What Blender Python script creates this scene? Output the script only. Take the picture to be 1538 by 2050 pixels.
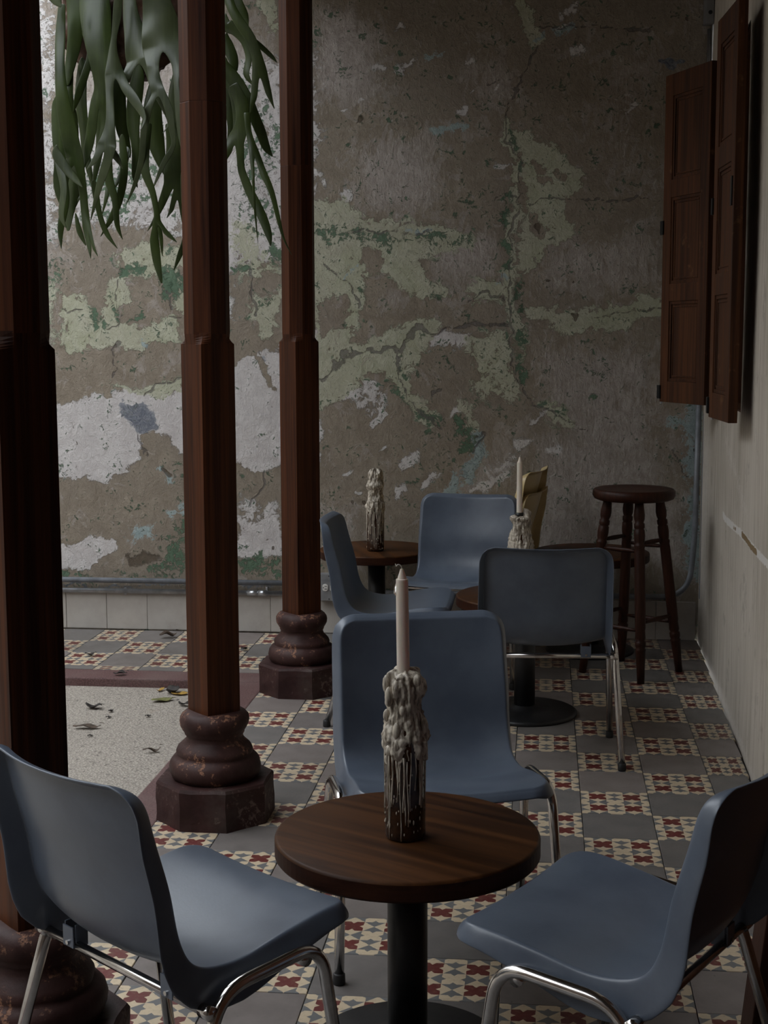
import bpy, bmesh, math, random
import numpy as np
from mathutils import Vector, Matrix, noise as mnoise

random.seed(7)
for o in list(bpy.data.objects):
    bpy.data.objects.remove(o, do_unlink=True)
S = bpy.context.scene
COL = S.collection

# ------------------------------------------------------------------ camera
FPX = 2845.06
YAW, PITCH, ROLL = -0.111383, 0.123481, -0.003118
CAM = np.array([-0.12384, -3.782864, 1.361911])
_f = np.array([math.sin(YAW)*math.cos(PITCH), math.cos(YAW)*math.cos(PITCH), -math.sin(PITCH)])
_r = np.array([math.cos(YAW), -math.sin(YAW), 0.0])
_u = np.cross(_r, _f)
CR = math.cos(ROLL)*_r + math.sin(ROLL)*_u
CU = -math.sin(ROLL)*_r + math.cos(ROLL)*_u
CF = _f
cd = bpy.data.cameras.new('camera')
cam = bpy.data.objects.new('camera', cd)
COL.objects.link(cam)
cd.sensor_fit = 'VERTICAL'
cd.sensor_height = 36.0
cd.lens = FPX/2050.0*36.0
cd.clip_start = 0.02
mw = Matrix.Identity(4)
for i in range(3):
    mw[i][0] = CR[i]; mw[i][1] = CU[i]; mw[i][2] = -CF[i]; mw[i][3] = CAM[i]
cam.matrix_world = mw
S.camera = cam

# ------------------------------------------------------------------ sky + exposure
wd = bpy.data.worlds.new('sky'); S.world = wd
wd.use_nodes = True
bg = wd.node_tree.nodes['Background']
bg.inputs[0].default_value = (0.90, 0.95, 1.0, 1)
bg.inputs[1].default_value = 1.0
S.view_settings.view_transform = 'Standard'
S.view_settings.look = 'None'
S.view_settings.gamma = 1.0
S.view_settings.use_curve_mapping = False
S.view_settings.exposure = 2.12


def P(px, py, Y):
    """world point on the plane y = Y seen at photo pixel (px, py)"""
    d = CF + CR*(px-769)/FPX - CU*(py-1025)/FPX
    t = (Y-CAM[1])/d[1]
    return Vector(CAM + t*d)


# ------------------------------------------------------------------ helpers
def link(o, parent=None):
    COL.objects.link(o)
    if parent is not None:
        o.parent = parent
    return o


def tag(o, label=None, cat=None, group=None, kind=None):
    if label: o['label'] = label
    if cat: o['category'] = cat
    if group: o['group'] = group
    if kind: o['kind'] = kind
    return o


def empty(name, loc=(0, 0, 0), rz=0.0, label=None, cat=None, group=None):
    o = bpy.data.objects.new(name, None)
    o.empty_display_size = 0.05
    link(o)
    o.location = loc
    o.rotation_euler = (0, 0, rz)
    return tag(o, label, cat, group)


def obj(name, bm, mat, parent=None, smooth=False, mods=()):
    me = bpy.data.meshes.new(name)
    if smooth:
        for f in bm.faces: f.smooth = True
    bm.to_mesh(me); bm.free()
    o = bpy.data.objects.new(name, me)
    if mat: me.materials.append(mat)
    link(o, parent)
    return o


def copy_tree(o, parent=None):
    c = o.copy(); link(c)
    c.parent = parent
    for ch in list(o.children):
        copy_tree(ch, c)
    return c


def box(bm, c, s, bev=0.0, rot=None):
    v = []
    M = Matrix.Translation(c)
    if rot is not None: M = M @ rot
    g = bmesh.ops.create_cube(bm, size=1.0, matrix=M @ Matrix.Diagonal((s[0], s[1], s[2], 1)))
    if bev > 0:
        es = list({e for w in g['verts'] for e in w.link_edges})
        bmesh.ops.bevel(bm, geom=es, offset=bev, segments=2, profile=0.6, affect='EDGES')


def lathe(bm, prof, n=32, c=(0, 0, 0), cap=True, ang0=0.0):
    rings = []
    for r, z in prof:
        rings.append([bm.verts.new((c[0]+r*math.cos(ang0+2*math.pi*k/n), c[1]+r*math.sin(ang0+2*math.pi*k/n), c[2]+z)) for k in range(n)])
    for a, b in zip(rings, rings[1:]):
        for k in range(n):
            bm.faces.new((a[k], a[(k+1) % n], b[(k+1) % n], b[k]))
    if cap:
        bm.faces.new(list(reversed(rings[0]))); bm.faces.new(rings[-1])
    return rings


def catmull(pts, n=8):
    pts = [Vector(p) for p in pts]
    out = []
    for i in range(len(pts)-1):
        p0 = pts[max(i-1, 0)]; p1 = pts[i]; p2 = pts[i+1]; p3 = pts[min(i+2, len(pts)-1)]
        for k in range(n):
            t = k/n
            out.append(0.5*((2*p1)+(p2-p0)*t+(2*p0-5*p1+4*p2-p3)*t*t+(3*p1-p0-3*p2+p3)*t**3))
    out.append(pts[-1].copy())
    return out


def round_path(pts, r, n=6):
    """polyline with filleted corners"""
    pts = [Vector(p) for p in pts]
    out = [pts[0]]
    for i in range(1, len(pts)-1):
        a, b, c = pts[i-1], pts[i], pts[i+1]
        d1 = (a-b); d2 = (c-b)
        rr = min(r, d1.length*0.49, d2.length*0.49)
        s = b+d1.normalized()*rr; e = b+d2.normalized()*rr
        for k in range(n+1):
            t = k/n
            out.append(s*(1-t)**2+b*2*t*(1-t)+e*t*t)
    out.append(pts[-1])
    return out


def tube(bm, path, r, n=12, cap=True):
    path = [Vector(p) for p in path]
    rad = r if isinstance(r, (list, tuple)) else [r]*len(path)
    up = None; rings = []
    for i, p in enumerate(path):
        t = (path[min(i+1, len(path)-1)]-path[max(i-1, 0)]).normalized()
        if up is None:
            up = t.orthogonal().normalized()
        else:
            up = (up - t*up.dot(t)).normalized()
        s = t.cross(up)
        rings.append([bm.verts.new(p+(up*math.cos(2*math.pi*k/n)+s*math.sin(2*math.pi*k/n))*rad[i]) for k in range(n)])
    for a, b in zip(rings, rings[1:]):
        for k in range(n):
            bm.faces.new((a[k], a[(k+1) % n], b[(k+1) % n], b[k]))
    if cap:
        bm.faces.new(list(reversed(rings[0]))); bm.faces.new(rings[-1])


# ------------------------------------------------------------------ node helpers
class NT:
    def __init__(self, name):
        self.m = bpy.data.materials.new(name)
        self.m.use_nodes = True
        self.t = self.m.node_tree
        self.n = self.t.nodes; self.l = self.t.links
        self.b = self.n['Principled BSDF']
        self._tc = None

    def tc(self, which='Object'):
        if self._tc is None: self._tc = self.n.new('ShaderNodeTexCoord')
        return self._tc.outputs[which]

    def put(self, sock, v):
        if isinstance(v, bpy.types.NodeSocket): self.l.new(v, sock)
        elif v is not None: sock.default_value = v

    def math(self, op, a, b=None, c=None, clamp=False):
        n = self.n.new('ShaderNodeMath'); n.operation = op; n.use_clamp = clamp
        for i, v in enumerate((a, b, c)): self.put(n.inputs[i], v)
        return n.outputs[0]

    def mapping(self, vec, scale=(1, 1, 1), loc=(0, 0, 0)):
        n = self.n.new('ShaderNodeMapping'); self.l.new(vec, n.inputs[0])
        n.inputs['Scale'].default_value = scale; n.inputs['Location'].default_value = loc
        return n.outputs[0]

    def noise(self, vec, scale, detail=4.0, rough=0.55, dist=0.0):
        n = self.n.new('ShaderNodeTexNoise'); self.l.new(vec, n.inputs['Vector'])
        n.inputs['Scale'].default_value = scale; n.inputs['Detail'].default_value = detail
        n.inputs['Roughness'].default_value = rough; n.inputs['Distortion'].default_value = dist
        return n.outputs[0]

    def voronoi(self, vec, scale, feature='F1'):
        n = self.n.new('ShaderNodeTexVoronoi'); self.l.new(vec, n.inputs['Vector']); n.feature = feature
        n.inputs['Scale'].default_value = scale
        return n.outputs[0]

    def ramp(self, fac, stops):
        n = self.n.new('ShaderNodeValToRGB'); self.l.new(fac, n.inputs[0])
        e = n.color_ramp.elements
        while len(e) < len(stops): e.new(0.5)
        for i, (p, c) in enumerate(stops):
            e[i].position = p
            e[i].color = (c, c, c, 1) if isinstance(c, (int, float)) else (*c, 1)
        return n.outputs[0]

    def sstep(self, v, lo, hi):
        n = self.n.new('ShaderNodeMapRange'); n.interpolation_type = 'SMOOTHSTEP'
        self.put(n.inputs[0], v); n.inputs[1].default_value = lo; n.inputs[2].default_value = hi
        return n.outputs[0]

    def mix(self, fac, a, b, mode='MIX'):
        n = self.n.new('ShaderNodeMix'); n.data_type = 'RGBA'; n.blend_type = mode; n.clamp_factor = True
        self.put(n.inputs[0], fac)
        for s, v in ((n.inputs[6], a), (n.inputs[7], b)):
            if isinstance(v, tuple): v = (*v, 1)
            self.put(s, v)
        return n.outputs[2]

    def bump(self, h, strength=0.3, dist=0.01, normal=None):
        n = self.n.new('ShaderNodeBump'); self.l.new(h, n.inputs['Height'])
        n.inputs['Strength'].default_value = strength; n.inputs['Distance'].default_value = dist
        if normal is not None: self.l.new(normal, n.inputs['Normal'])
        return n.outputs[0]

    def attr(self, name):
        n = self.n.new('ShaderNodeAttribute'); n.attribute_name = name
        return n.outputs['Fac']

    def rand(self):
        n = self.n.new('ShaderNodeObjectInfo'); return n.outputs['Random']

    def out(self, col=None, rough=None, metal=None, normal=None, **kw):
        b = self.b
        if col is not None: self.put(b.inputs['Base Color'], (*col, 1) if isinstance(col, tuple) else col)
        if rough is not None: self.put(b.inputs['Roughness'], rough)
        if metal is not None: self.put(b.inputs['Metallic'], metal)
        if normal is not None: self.l.new(normal, b.inputs['Normal'])
        for k, v in kw.items(): self.put(b.inputs[k.replace('_', ' ')], v)
        return self.m


M = {}

# wood: long grain along local z
def wood(name, dark, light, rough=0.35, scale=(60, 60, 2.2), seed=0.0, bump=0.08, axis='z', spec=0.4, wear=None):
    t = NT(name)
    v = t.tc()
    sc = scale if axis == 'z' else ((scale[2], scale[0], scale[1]) if axis == 'x' else (scale[0], scale[2], scale[1]))
    r = t.rand()
    off = t.math('MULTIPLY', r, 37.0)
    cmb = t.n.new('ShaderNodeCombineXYZ')
    for i in range(3): t.l.new(off, cmb.inputs[i])
    ad = t.n.new('ShaderNodeVectorMath'); ad.operation = 'ADD'
    t.l.new(v, ad.inputs[0]); t.l.new(cmb.outputs[0], ad.inputs[1])
    vv = ad.outputs[0]
    g = t.noise(t.mapping(vv, sc, (seed, seed, 0)), 1.0, 6, 0.62, 0.6)
    big = t.noise(t.mapping(vv, tuple(s*0.16 for s in sc)), 1.0, 3, 0.5)
    f = t.math('ADD', t.math('MULTIPLY', g, 0.65), t.math('MULTIPLY', big, 0.35))
    col = t.mix(t.sstep(f, 0.34, 0.68), dark, light)
    if wear:
        w = t.noise(vv, 9.0, 5, 0.65)
        col = t.mix(t.math('MULTIPLY', t.sstep(w, 0.62, 0.72), 0.6), col, wear)
    rg = t.math('ADD', rough, t.math('MULTIPLY', g, 0.2))
    b = t.bump(g, bump, 0.004)
    t.out(col, rg, normal=b)
    t.b.inputs['Specular IOR Level'].default_value = spec
    return t.m

M['col_wood'] = wood('column wood', (0.017, 0.0048, 0.0022), (0.088, 0.027, 0.0090), 0.42, (70, 70, 1.5), spec=0.16)
M['shutter'] = wood('shutter wood', (0.026, 0.0088, 0.0036), (0.095, 0.034, 0.0120), 0.55, (60, 60, 2.0), wear=(0.16, 0.08, 0.035), spec=0.2)
M['stool_wood'] = wood('stool wood', (0.016, 0.0052, 0.0030), (0.048, 0.0150, 0.0075), 0.36, (70, 70, 3.0), spec=0.2)
M['table_wood'] = wood('table wood', (0.018, 0.0062, 0.0024), (0.085, 0.032, 0.0095), 0.40, (1.6, 26, 26), axis='z', bump=0.03, spec=0.13)
M['table_edge'] = wood('table edge wood', (0.016, 0.0055, 0.003), (0.045, 0.015, 0.007), 0.42, (8, 8, 40), bump=0.03, spec=0.12)

def plain(name, col, rough=0.5, metal=0.0, nz=None, namt=0.0, bump=0.0, **kw):
    t = NT(name)
    c = col
    nrm = None
    if nz:
        n = t.noise(t.tc(), nz, 5, 0.6)
        c = t.mix(t.sstep(n, 0.3, 0.7), tuple(x*(1-namt) for x in col), tuple(min(1, x*(1+namt)) for x in col))
        if bump: nrm = t.bump(n, bump, 0.004)
    return t.out(c, rough, metal, nrm, **kw)

M['chrome'] = plain('chrome tube', (0.62, 0.60, 0.58), 0.16, 1.0, 30, 0.12)
M['rubber'] = plain('black rubber', (0.010, 0.010, 0.011), 0.6)
M['black_iron'] = plain('black painted iron', (0.009, 0.009, 0.010), 0.42, 0.0, 60, 0.3, 0.1)
M['steel'] = plain('galvanised steel', (0.42, 0.43, 0.45), 0.35, 0.9, 18, 0.2)
M['grey_pipe'] = plain('grey painted pipe', (0.17, 0.18, 0.20), 0.45, 0.1, 20, 0.2)
M['grey_plate'] = plain('grey metal cover', (0.20, 0.20, 0.205), 0.5, 0.2, 25, 0.08)
M['white_plastic'] = plain('white plastic', (0.62, 0.60, 0.56), 0.4)
M['black_iron_hw'] = plain('black hardware', (0.012, 0.012, 0.013), 0.5, 0.5)
M['slot'] = plain('slot black', (0.01, 0.01, 0.01), 0.8)
M['glass_dark'] = plain('dark bottle glass', (0.036, 0.016, 0.008), 0.12, 0.0, 40, 0.4)
M['candle'] = plain('candle wax', (0.70, 0.63, 0.54), 0.42, Subsurface_Weight=0.15)
M['wick'] = plain('wick', (0.55, 0.52, 0.46), 0.8)
M['black_collar'] = plain('black collar', (0.012, 0.012, 0.012), 0.4)
M['pane'] = plain('dark window pane', (0.02, 0.022, 0.024), 0.15)
M['rope'] = plain('hanging rope', (0.12, 0.08, 0.05), 0.9)

# dripped wax
t = NT('dripped wax')
n1 = t.noise(t.tc(), 70, 5, 0.6)
n2 = t.noise(t.mapping(t.tc(), (160, 160, 26)), 1.0, 4, 0.6)
c = t.mix(t.sstep(n2, 0.32, 0.62), (0.17, 0.135, 0.10), (0.60, 0.535, 0.44))
t.out(c, 0.42, normal=t.bump(n1, 0.35, 0.004))
M['wax'] = t.m

# moulded plastic shell
def plastic(name, a, b, rough=0.31):
    t = NT(name)
    n = t.noise(t.tc(), 9, 5, 0.6)
    sp = t.noise(t.tc(), 220, 2, 0.5)
    sc = t.noise(t.mapping(t.tc(), (90, 14, 14)), 1.0, 4, 0.7)
    c = t.mix(t.sstep(n, 0.3, 0.7), a, b)
    c = t.mix(t.math('MULTIPLY', t.sstep(sc, 0.70, 0.80), 0.35), c, tuple(x*0.35 for x in a))
    r = t.math('ADD', rough-0.08, t.math('MULTIPLY', n, 0.2))
    return t.out(c, r, normal=t.bump(sp, 0.05, 0.002))
M['blue'] = plastic('blue grey plastic', (0.080, 0.098, 0.132), (0.108, 0.130, 0.168))
M['cream'] = plastic('cream plastic', (0.50, 0.37, 0.17), (0.60, 0.46, 0.23))

# column base masonry, red-brown paint chipped
def masonry(name, a, b, chip, amt, moss=False):
    t = NT(name)
    n = t.noise(t.tc(), 11, 6, 0.65); f = t.noise(t.tc(), 55, 5, 0.65)
    c = t.mix(t.sstep(n, 0.3, 0.7), a, b)
    m = t.math('MULTIPLY', t.sstep(n, 0.52, 0.62), t.sstep(f, 0.52, 0.60))
    c = t.mix(t.math('MULTIPLY', m, amt), c, chip)
    d = t.noise(t.tc(), 4.0, 5, 0.6)
    c = t.mix(t.math('MULTIPLY', t.sstep(d, 0.55, 0.7), 0.5), c, (0.075, 0.060, 0.052))
    h = t.math('ADD', t.math('MULTIPLY', f, 0.5), t.math('SUBTRACT', 0.0, m))
    t.b.inputs['Specular IOR Level'].default_value = 0.22
    return t.out(c, 0.55, normal=t.bump(h, 0.35, 0.006))
M['plinth'] = masonry('plinth maroon paint', (0.024, 0.0095, 0.009), (0.050, 0.022, 0.020), (0.26, 0.20, 0.17), 0.5)
M['mould'] = masonry('base moulding maroon paint', (0.026, 0.0105, 0.0095), (0.058, 0.027, 0.023), (0.34, 0.17, 0.10), 0.75)

# terrazzo kerb
t = NT('red terrazzo')
n = t.noise(t.tc(), 160, 2, 0.5); g = t.noise(t.tc(), 4, 4, 0.6)
c = t.mix(t.sstep(n, 0.35, 0.65), (0.070, 0.032, 0.032), (0.140, 0.072, 0.068))
c = t.mix(t.math('MULTIPLY', t.sstep(g, 0.45, 0.7), 0.45), c, (0.16, 0.11, 0.10))
t.out(c, 0.55, normal=t.bump(n, 0.1, 0.002)); M['kerb'] = t.m

# courtyard ground
t = NT('pebbled concrete')
v = t.tc()
a = t.voronoi(v, 120); b = t.noise(v, 60, 4, 0.6); g = t.noise(v, 2.2, 5, 0.6); s = t.noise(v, 5.0, 4, 0.6)
c = t.mix(t.sstep(a, 0.1, 0.62), (0.46, 0.41, 0.35), (0.27, 0.24, 0.205))
c = t.mix(t.math('MULTIPLY', t.sstep(b, 0.56, 0.66), 0.7), c, (0.11, 0.095, 0.085))
c = t.mix(t.math('MULTIPLY', t.sstep(g, 0.4, 0.75), 0.35), c, (0.20, 0.175, 0.15))
c = t.mix(t.math('MULTIPLY', t.sstep(s, 0.66, 0.74), 0.25), c, (0.22, 0.13, 0.055))
t.out(c, 0.8, normal=t.bump(t.math('SUBTRACT', b, a), 0.5, 0.006)); M['court'] = t.m
M['grout'] = plain('grout', (0.045, 0.036, 0.032), 0.85, 0.0, 30, 0.3)

# tiles
def tile_common(t, c, seed):
    v = t.tc()
    r = t.rand()
    n = t.noise(v, 26, 5, 0.6)
    loc = t.n.new('ShaderNodeNewGeometry').outputs['Position']
    d = t.noise(loc, 3.1, 5, 0.6); d2 = t.noise(loc, 42, 4, 0.65)
    k = t.math('ADD', 0.84, t.math('MULTIPLY', r, 0.28))
    hs = t.n.new('ShaderNodeHueSaturation'); t.l.new(k, hs.inputs['Value']); t.l.new(c, hs.inputs['Color'])
    c = hs.outputs[0]
    c = t.mix(t.math('MULTIPLY', t.sstep(d, 0.48, 0.75), 0.40), c, (0.075, 0.062, 0.052))
    c = t.mix(t.math('MULTIPLY', t.sstep(d2, 0.66, 0.76), 0.6), c, (0.04, 0.034, 0.03))
    rough = t.math('ADD', 0.30, t.math('MULTIPLY', n, 0.28))
    return t.out(c, rough, normal=t.bump(n, 0.05, 0.002))

t = NT('plain cement tile')
v = t.tc(); n = t.noise(v, 14, 5, 0.6); r2 = t.rand()
c = t.mix(t.sstep(n, 0.3, 0.7), (0.134, 0.124, 0.118), (0.178, 0.162, 0.152))
c = t.mix(t.sstep(r2, 0.2, 0.9), c, t.mix(t.sstep(n, 0.3, 0.7), (0.150, 0.125, 0.115), (0.19, 0.162, 0.150)))
tile_common(t, c, 0); M['tile_plain'] = t.m

t = NT('patterned cement tile')
v = t.tc()
wob = t.noise(v, 60, 2, 0.5)
sep = t.n.new('ShaderNodeSeparateXYZ'); t.l.new(v, sep.inputs[0])
def cell(axis):
    p = t.math('ADD', t.math('MULTIPLY', sep.outputs[axis], 4.0/0.2), 2.5)
    p = t.math('ADD', p, t.math('MULTIPLY', t.math('SUBTRACT', wob, 0.5), 0.08))
    i = t.math('FLOOR', p)
    fr = t.math('SUBTRACT', t.math('SUBTRACT', p, i), 0.5)
    return t.math('MODULO', t.math('ADD', i, 4.0), 2.0), t.math('ABSOLUTE', fr)
ix, ax = cell(0); iy, ay = cell(1)
same = t.math('COMPARE', ix, iy, 0.2)
a = t.math('MAXIMUM', ax, ay); b = t.math('MINIMUM', ax, ay)
spk = t.math('LESS_THAN', b, t.math('MULTIPLY', t.math('SUBTRACT', 1.0, t.math('DIVIDE', t.math('SUBTRACT', 0.5, a), 0.19)), 0.15))
RED, BEI, GRY = (0.112, 0.017, 0.015), (0.54, 0.435, 0.30), (0.125, 0.128, 0.132)
xc = t.mix(ix, BEI, RED)
xs = t.mix(ix, GRY, BEI)
xcell = t.mix(spk, xc, xs)
lr = t.math('GREATER_THAN', ax, ay)
isb = t.math('ADD', t.math('MULTIPLY', lr, iy), t.math('MULTIPLY', t.math('SUBTRACT', 1.0, lr), ix))
hcell = t.mix(isb, GRY, BEI)
c = t.mix(same, hcell, xcell)
bn = t.noise(v, 90, 4, 0.6)
c = t.mix(t.math('MULTIPLY', t.sstep(bn, 0.45, 0.75), 0.3), c, (0.22, 0.17, 0.12))
tile_common(t, c, 1); M['tile_pat'] = t.m

# leaves
def leafmat(name, a, b, rough=0.35, sss=0.0):
    t = NT(name)
    n = t.noise(t.tc(), 6, 4, 0.6); l = t.noise(t.mapping(t.tc(), (90, 90, 5)), 1.0, 3, 0.5)
    c = t.mix(t.sstep(n, 0.3, 0.7), a, b)
    c = t.mix(t.math('MULTIPLY', t.sstep(l, 0.5, 0.75), 0.3), c, tuple(min(1, x*1.7) for x in b))
    t.out(c, rough, normal=t.bump(l, 0.12, 0.003))
    if sss: t.b.inputs['Transmission Weight'].default_value = 0.0
    return t.m
M['frond'] = leafmat('fern frond', (0.017, 0.028, 0.0065), (0.042, 0.063, 0.015), 0.30)
M['frond2'] = leafmat('fern frond grey green', (0.030, 0.042, 0.018), (0.064, 0.080, 0.036), 0.34)
M['bark'] = masonry('fern root bark', (0.030, 0.014, 0.008), (0.070, 0.034, 0.018), (0.12, 0.06, 0.03), 0.5)
M['dry_brown'] = plain('dry brown leaf', (0.055, 0.035, 0.022), 0.7, 0, 60, 0.5)
M['dry_dark'] = plain('dry dark leaf', (0.022, 0.017, 0.014), 0.7, 0, 60, 0.4)
M['dry_yellow'] = plain('fallen yellow leaf', (0.36, 0.21, 0.035), 0.6, 0, 50, 0.3)
M['dry_green'] = plain('fallen olive leaf', (0.13, 0.13, 0.04), 0.6, 0, 50, 0.3)

M['ceiling'] = plain('ceiling boards', (0.060, 0.040, 0.028), 0.7, 0, 3, 0.3)
M['outer'] = plain('courtyard plaster', (0.30, 0.27, 0.23), 0.85, 0, 2, 0.2)
t = NT('skirting plaster')
n = t.noise(t.tc(), 5, 5, 0.6); f = t.noise(t.mapping(t.tc(), (60, 60, 14)), 1.0, 4, 0.6)
loc = t.n.new('ShaderNodeNewGeometry').outputs['Position']
d = t.noise(loc, 6, 5, 0.65)
c = t.mix(t.sstep(n, 0.3, 0.7), (0.33, 0.30, 0.27), (0.42, 0.39, 0.355))
c = t.mix(t.math('MULTIPLY', t.sstep(d, 0.55, 0.75), 0.4), c, (0.20, 0.16, 0.13))
t.out(c, 0.6, normal=t.bump(f, 0.15, 0.003)); M['skirt'] = t.m

# ================================================================== THE SETTING
WY = 2.60                      # back wall plane

def grid_mesh(name, us, vs, fn, mat, attrs=None):
    nu, nv = len(us), len(vs)
    UU, VV = np.meshgrid(us, vs)
    co = fn(UU.ravel(), VV.ravel())
    i = np.arange(nu*nv).reshape(nv, nu)
    q = np.stack([i[:-1, :-1], i[:-1, 1:], i[1:, 1:], i[1:, :-1]], -1).reshape(-1, 4)
    me = bpy.data.meshes.new(name)
    me.vertices.add(nu*nv); me.vertices.foreach_set('co', co.astype(np.float32).ravel())
    me.loops.add(q.size); me.loops.foreach_set('vertex_index', q.astype(np.int32).ravel())
    me.polygons.add(len(q))
    me.polygons.foreach_set('loop_start', np.arange(0, q.size, 4, dtype=np.int32))
    me.polygons.foreach_set('use_smooth', np.ones(len(q), dtype=bool))
    me.update(calc_edges=True)
    for k, arr in (attrs or {}).items():
        at = me.attributes.new(k, 'FLOAT', 'POINT')
        at.data.foreach_set('value', arr.astype(np.float32))
    me.materials.append(mat)
    o = bpy.data.objects.new(name, me)
    link(o)
    return o


def seg_d(px, py, pts):
    d = np.full(px.shape, 1e9)
    for (x0, y0), (x1, y1) in zip(pts[:-1], pts[1:]):
        vx, vy = x1-x0, y1-y0
        t = np.clip(((px-x0)*vx+(py-y0)*vy)/max(vx*vx+vy*vy, 1e-6), 0, 1)
        d = np.minimum(d, np.hypot(px-x0-t*vx, py-y0-t*vy))
    return d


def poly_sd(px, py, pts):
    d = seg_d(px, py, pts+[pts[0]])
    ins = np.zeros(px.shape, bool)
    n = len(pts)
    for i in range(n):
        x0, y0 = pts[i]; x1, y1 = pts[(i+1) % n]
        if y0 == y1: continue
        c = ((y0 > py) != (y1 > py)) & (px < (x1-x0)*(py-y0)/(y1-y0)+x0)
        ins ^= c
    return np.where(ins, d, -d)


class Field:
    """painted-layer layout: union of outlines and strokes, minus holes"""
    def __init__(self, px, py):
        self.px, self.py = px, py
        self.v = np.zeros(px.shape)

    def _sel(self, pts, pad):
        xs = [p[0] for p in pts]; ys = [p[1] for p in pts]
        return (self.px > min(xs)-pad) & (self.px < max(xs)+pad) & (self.py > min(ys)-pad) & (self.py < max(ys)+pad)

    def poly(self, pts, soft=16, s=1.0, hole=False):
        m = self._sel(pts, soft+2)
        f = np.clip(0.5+poly_sd(self.px[m], self.py[m], list(pts))/(2*soft), 0, 1)*s
        self.v[m] = np.minimum(self.v[m], 1-f) if hole else np.maximum(self.v[m], f)

    def line(self, pts, r, soft=None, s=1.0, hole=False):
        soft = soft or r
        m = self._sel(pts, r+soft+2)
        f = np.clip(0.5+(r-seg_d(self.px[m], self.py[m], list(pts)))/(2*soft), 0, 1)*s
        self.v[m] = np.minimum(self.v[m], 1-f) if hole else np.maximum(self.v[m], f)

    def dots(self, pts, r, soft=None, s=1.0):
        for p in pts: self.line([p, (p[0]+r*0.8, p[1]+r*0.2)], r, soft, s)

    def rect(self, x0, y0, x1, y1, soft=16, s=1.0, hole=False):
        self.poly([(x0, y0), (x1, y0), (x1, y1), (x0, y1)], soft, s, hole)


us = np.concatenate([np.linspace(-6.0, -2.62, 40), np.arange(-2.6, 0.66, 0.006), np.linspace(0.68, 0.95, 6)])
vs = np.concatenate([np.arange(-0.05, 2.96, 0.0065), np.linspace(3.0, 3.6, 8)])
UU, VV = np.meshgrid(us, vs)
X0, Z0 = UU.ravel(), VV.ravel()
dx, dy, dz = X0-CAM[0], WY-CAM[1], Z0-CAM[2]
zz = dx*CF[0]+dy*CF[1]+dz*CF[2]
px = 769+FPX*(dx*CR[0]+dy*CR[1]+dz*CR[2])/zz
py = 1025-FPX*(dx*CU[0]+dy*CU[1]+dz*CU[2])/zz

def vnoise(a, b, cell, seed):
    r_ = np.random.RandomState(seed).rand(257, 257)*2-1
    u, w = a/cell, b/cell
    iu, iw = np.floor(u).astype(int), np.floor(w).astype(int)
    fu, fw = u-iu, w-iw
    fu, fw = fu*fu*(3-2*fu), fw*fw*(3-2*fw)
    g = lambda i, j: r_[i % 257, j % 257]
    return (g(iu, iw)*(1-fu)+g(iu+1, iw)*fu)*(1-fw)+(g(iu, iw+1)*(1-fu)+g(iu+1, iw+1)*fu)*fw
wob_x = 9*vnoise(px, py, 46, 1)+6*vnoise(px, py, 19, 2)+3.5*vnoise(px, py, 9, 3)
wob_y = 9*vnoise(px, py, 46, 4)+6*vnoise(px, py, 19, 5)+3.5*vnoise(px, py, 9, 6)
px, py = px+wob_x, py+wob_y          # ragged, broken edges rather than drawn ones
G = Field(px, py); Wt = Field(px, py); Mv = Field(px, py); D = Field(px, py); B = Field(px, py); K = Field(px, py); N = Field(px, py); H = Field(px, py)

# --- white / pinkish whitewash (Wt)
Wt.poly([(140, 800), (220, 795), (262, 768), (330, 800), (372, 770), (640, 650), (640, 930), (560, 930), (530, 945), (475, 935), (375, 905), (372, 985), (345, 930), (310, 880), (290, 905), (265, 920), (262, 945), (205, 965), (165, 958), (140, 970)], 12)
Wt.rect(-2000, 805, 150, 960, 14)
Wt.poly([(100, 1085), (235, 1078), (240, 1095), (190, 1125), (150, 1135), (100, 1140)], 8)
Wt.poly([(470, 1040), (560, 1030), (575, 1110), (500, 1115), (470, 1100)], 14)
Wt.rect(490, 690, 520, 715, 7, hole=True); Wt.poly([(512, 720), (528, 718), (545, 770), (535, 772), (518, 748)], 7, hole=True)
Wt.poly([(300, 870), (325, 868), (372, 930), (372, 1090), (290, 1090), (283, 900)], 9, hole=True)
for p, r in [((798, 53), 12), ((757, 134), 10), ((812, 126), 14), ((945, 183), 4), ((923, 214), 9), ((1155, 104), 13), ((823, 928), 16), ((1000, 930), 22), ((955, 975), 14), ((862, 965), 14), ((803, 976), 13), ((767, 907), 7), ((914, 830), 11), ((745, 800), 22), ((760, 840), 14), ((690, 392), 14), ((1137, 20), 12), ((1130, 50), 10), ((985, 965), 18), ((1050, 880), 16), ((1110, 900), 12), ((700, 950), 5), ((720, 985), 6), ((1010, 330), 13), ((940, 120), 10), ((683, 218), 6), ((716, 205), 5), ((640, 245), 6), ((1080, 830), 14), ((1270, 210), 7), ((1000, 180), 8)]:
    Wt.line([(p[0]-r*0.7, p[1]+r*0.4), (p[0]+r*0.7, p[1]-r*0.4)], r*0.62, r*0.8, 0.9)
Wt.poly([(890, 655), (950, 660), (960, 690), (930, 705), (890, 690), (868, 700), (862, 670)], 14, 0.85)
Wt.poly([(640, 735), (700, 765), (770, 760), (775, 840), (745, 850), (720, 810), (650, 800)], 18, 0.6)
Wt.poly([(360, 150), (640, 100), (640, 520), (470, 560), (470, 640), (360, 620)], 30, 0.80)
Wt.poly([(120, 200), (360, 180), (360, 470), (220, 460), (120, 440)], 30, 0.78)
Wt.rect(-2000, -300, 140, 500, 40, 0.55)
Wt.poly([(480, 990), (560, 1000), (565, 1060), (480, 1040)], 16, 0.6)

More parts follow.
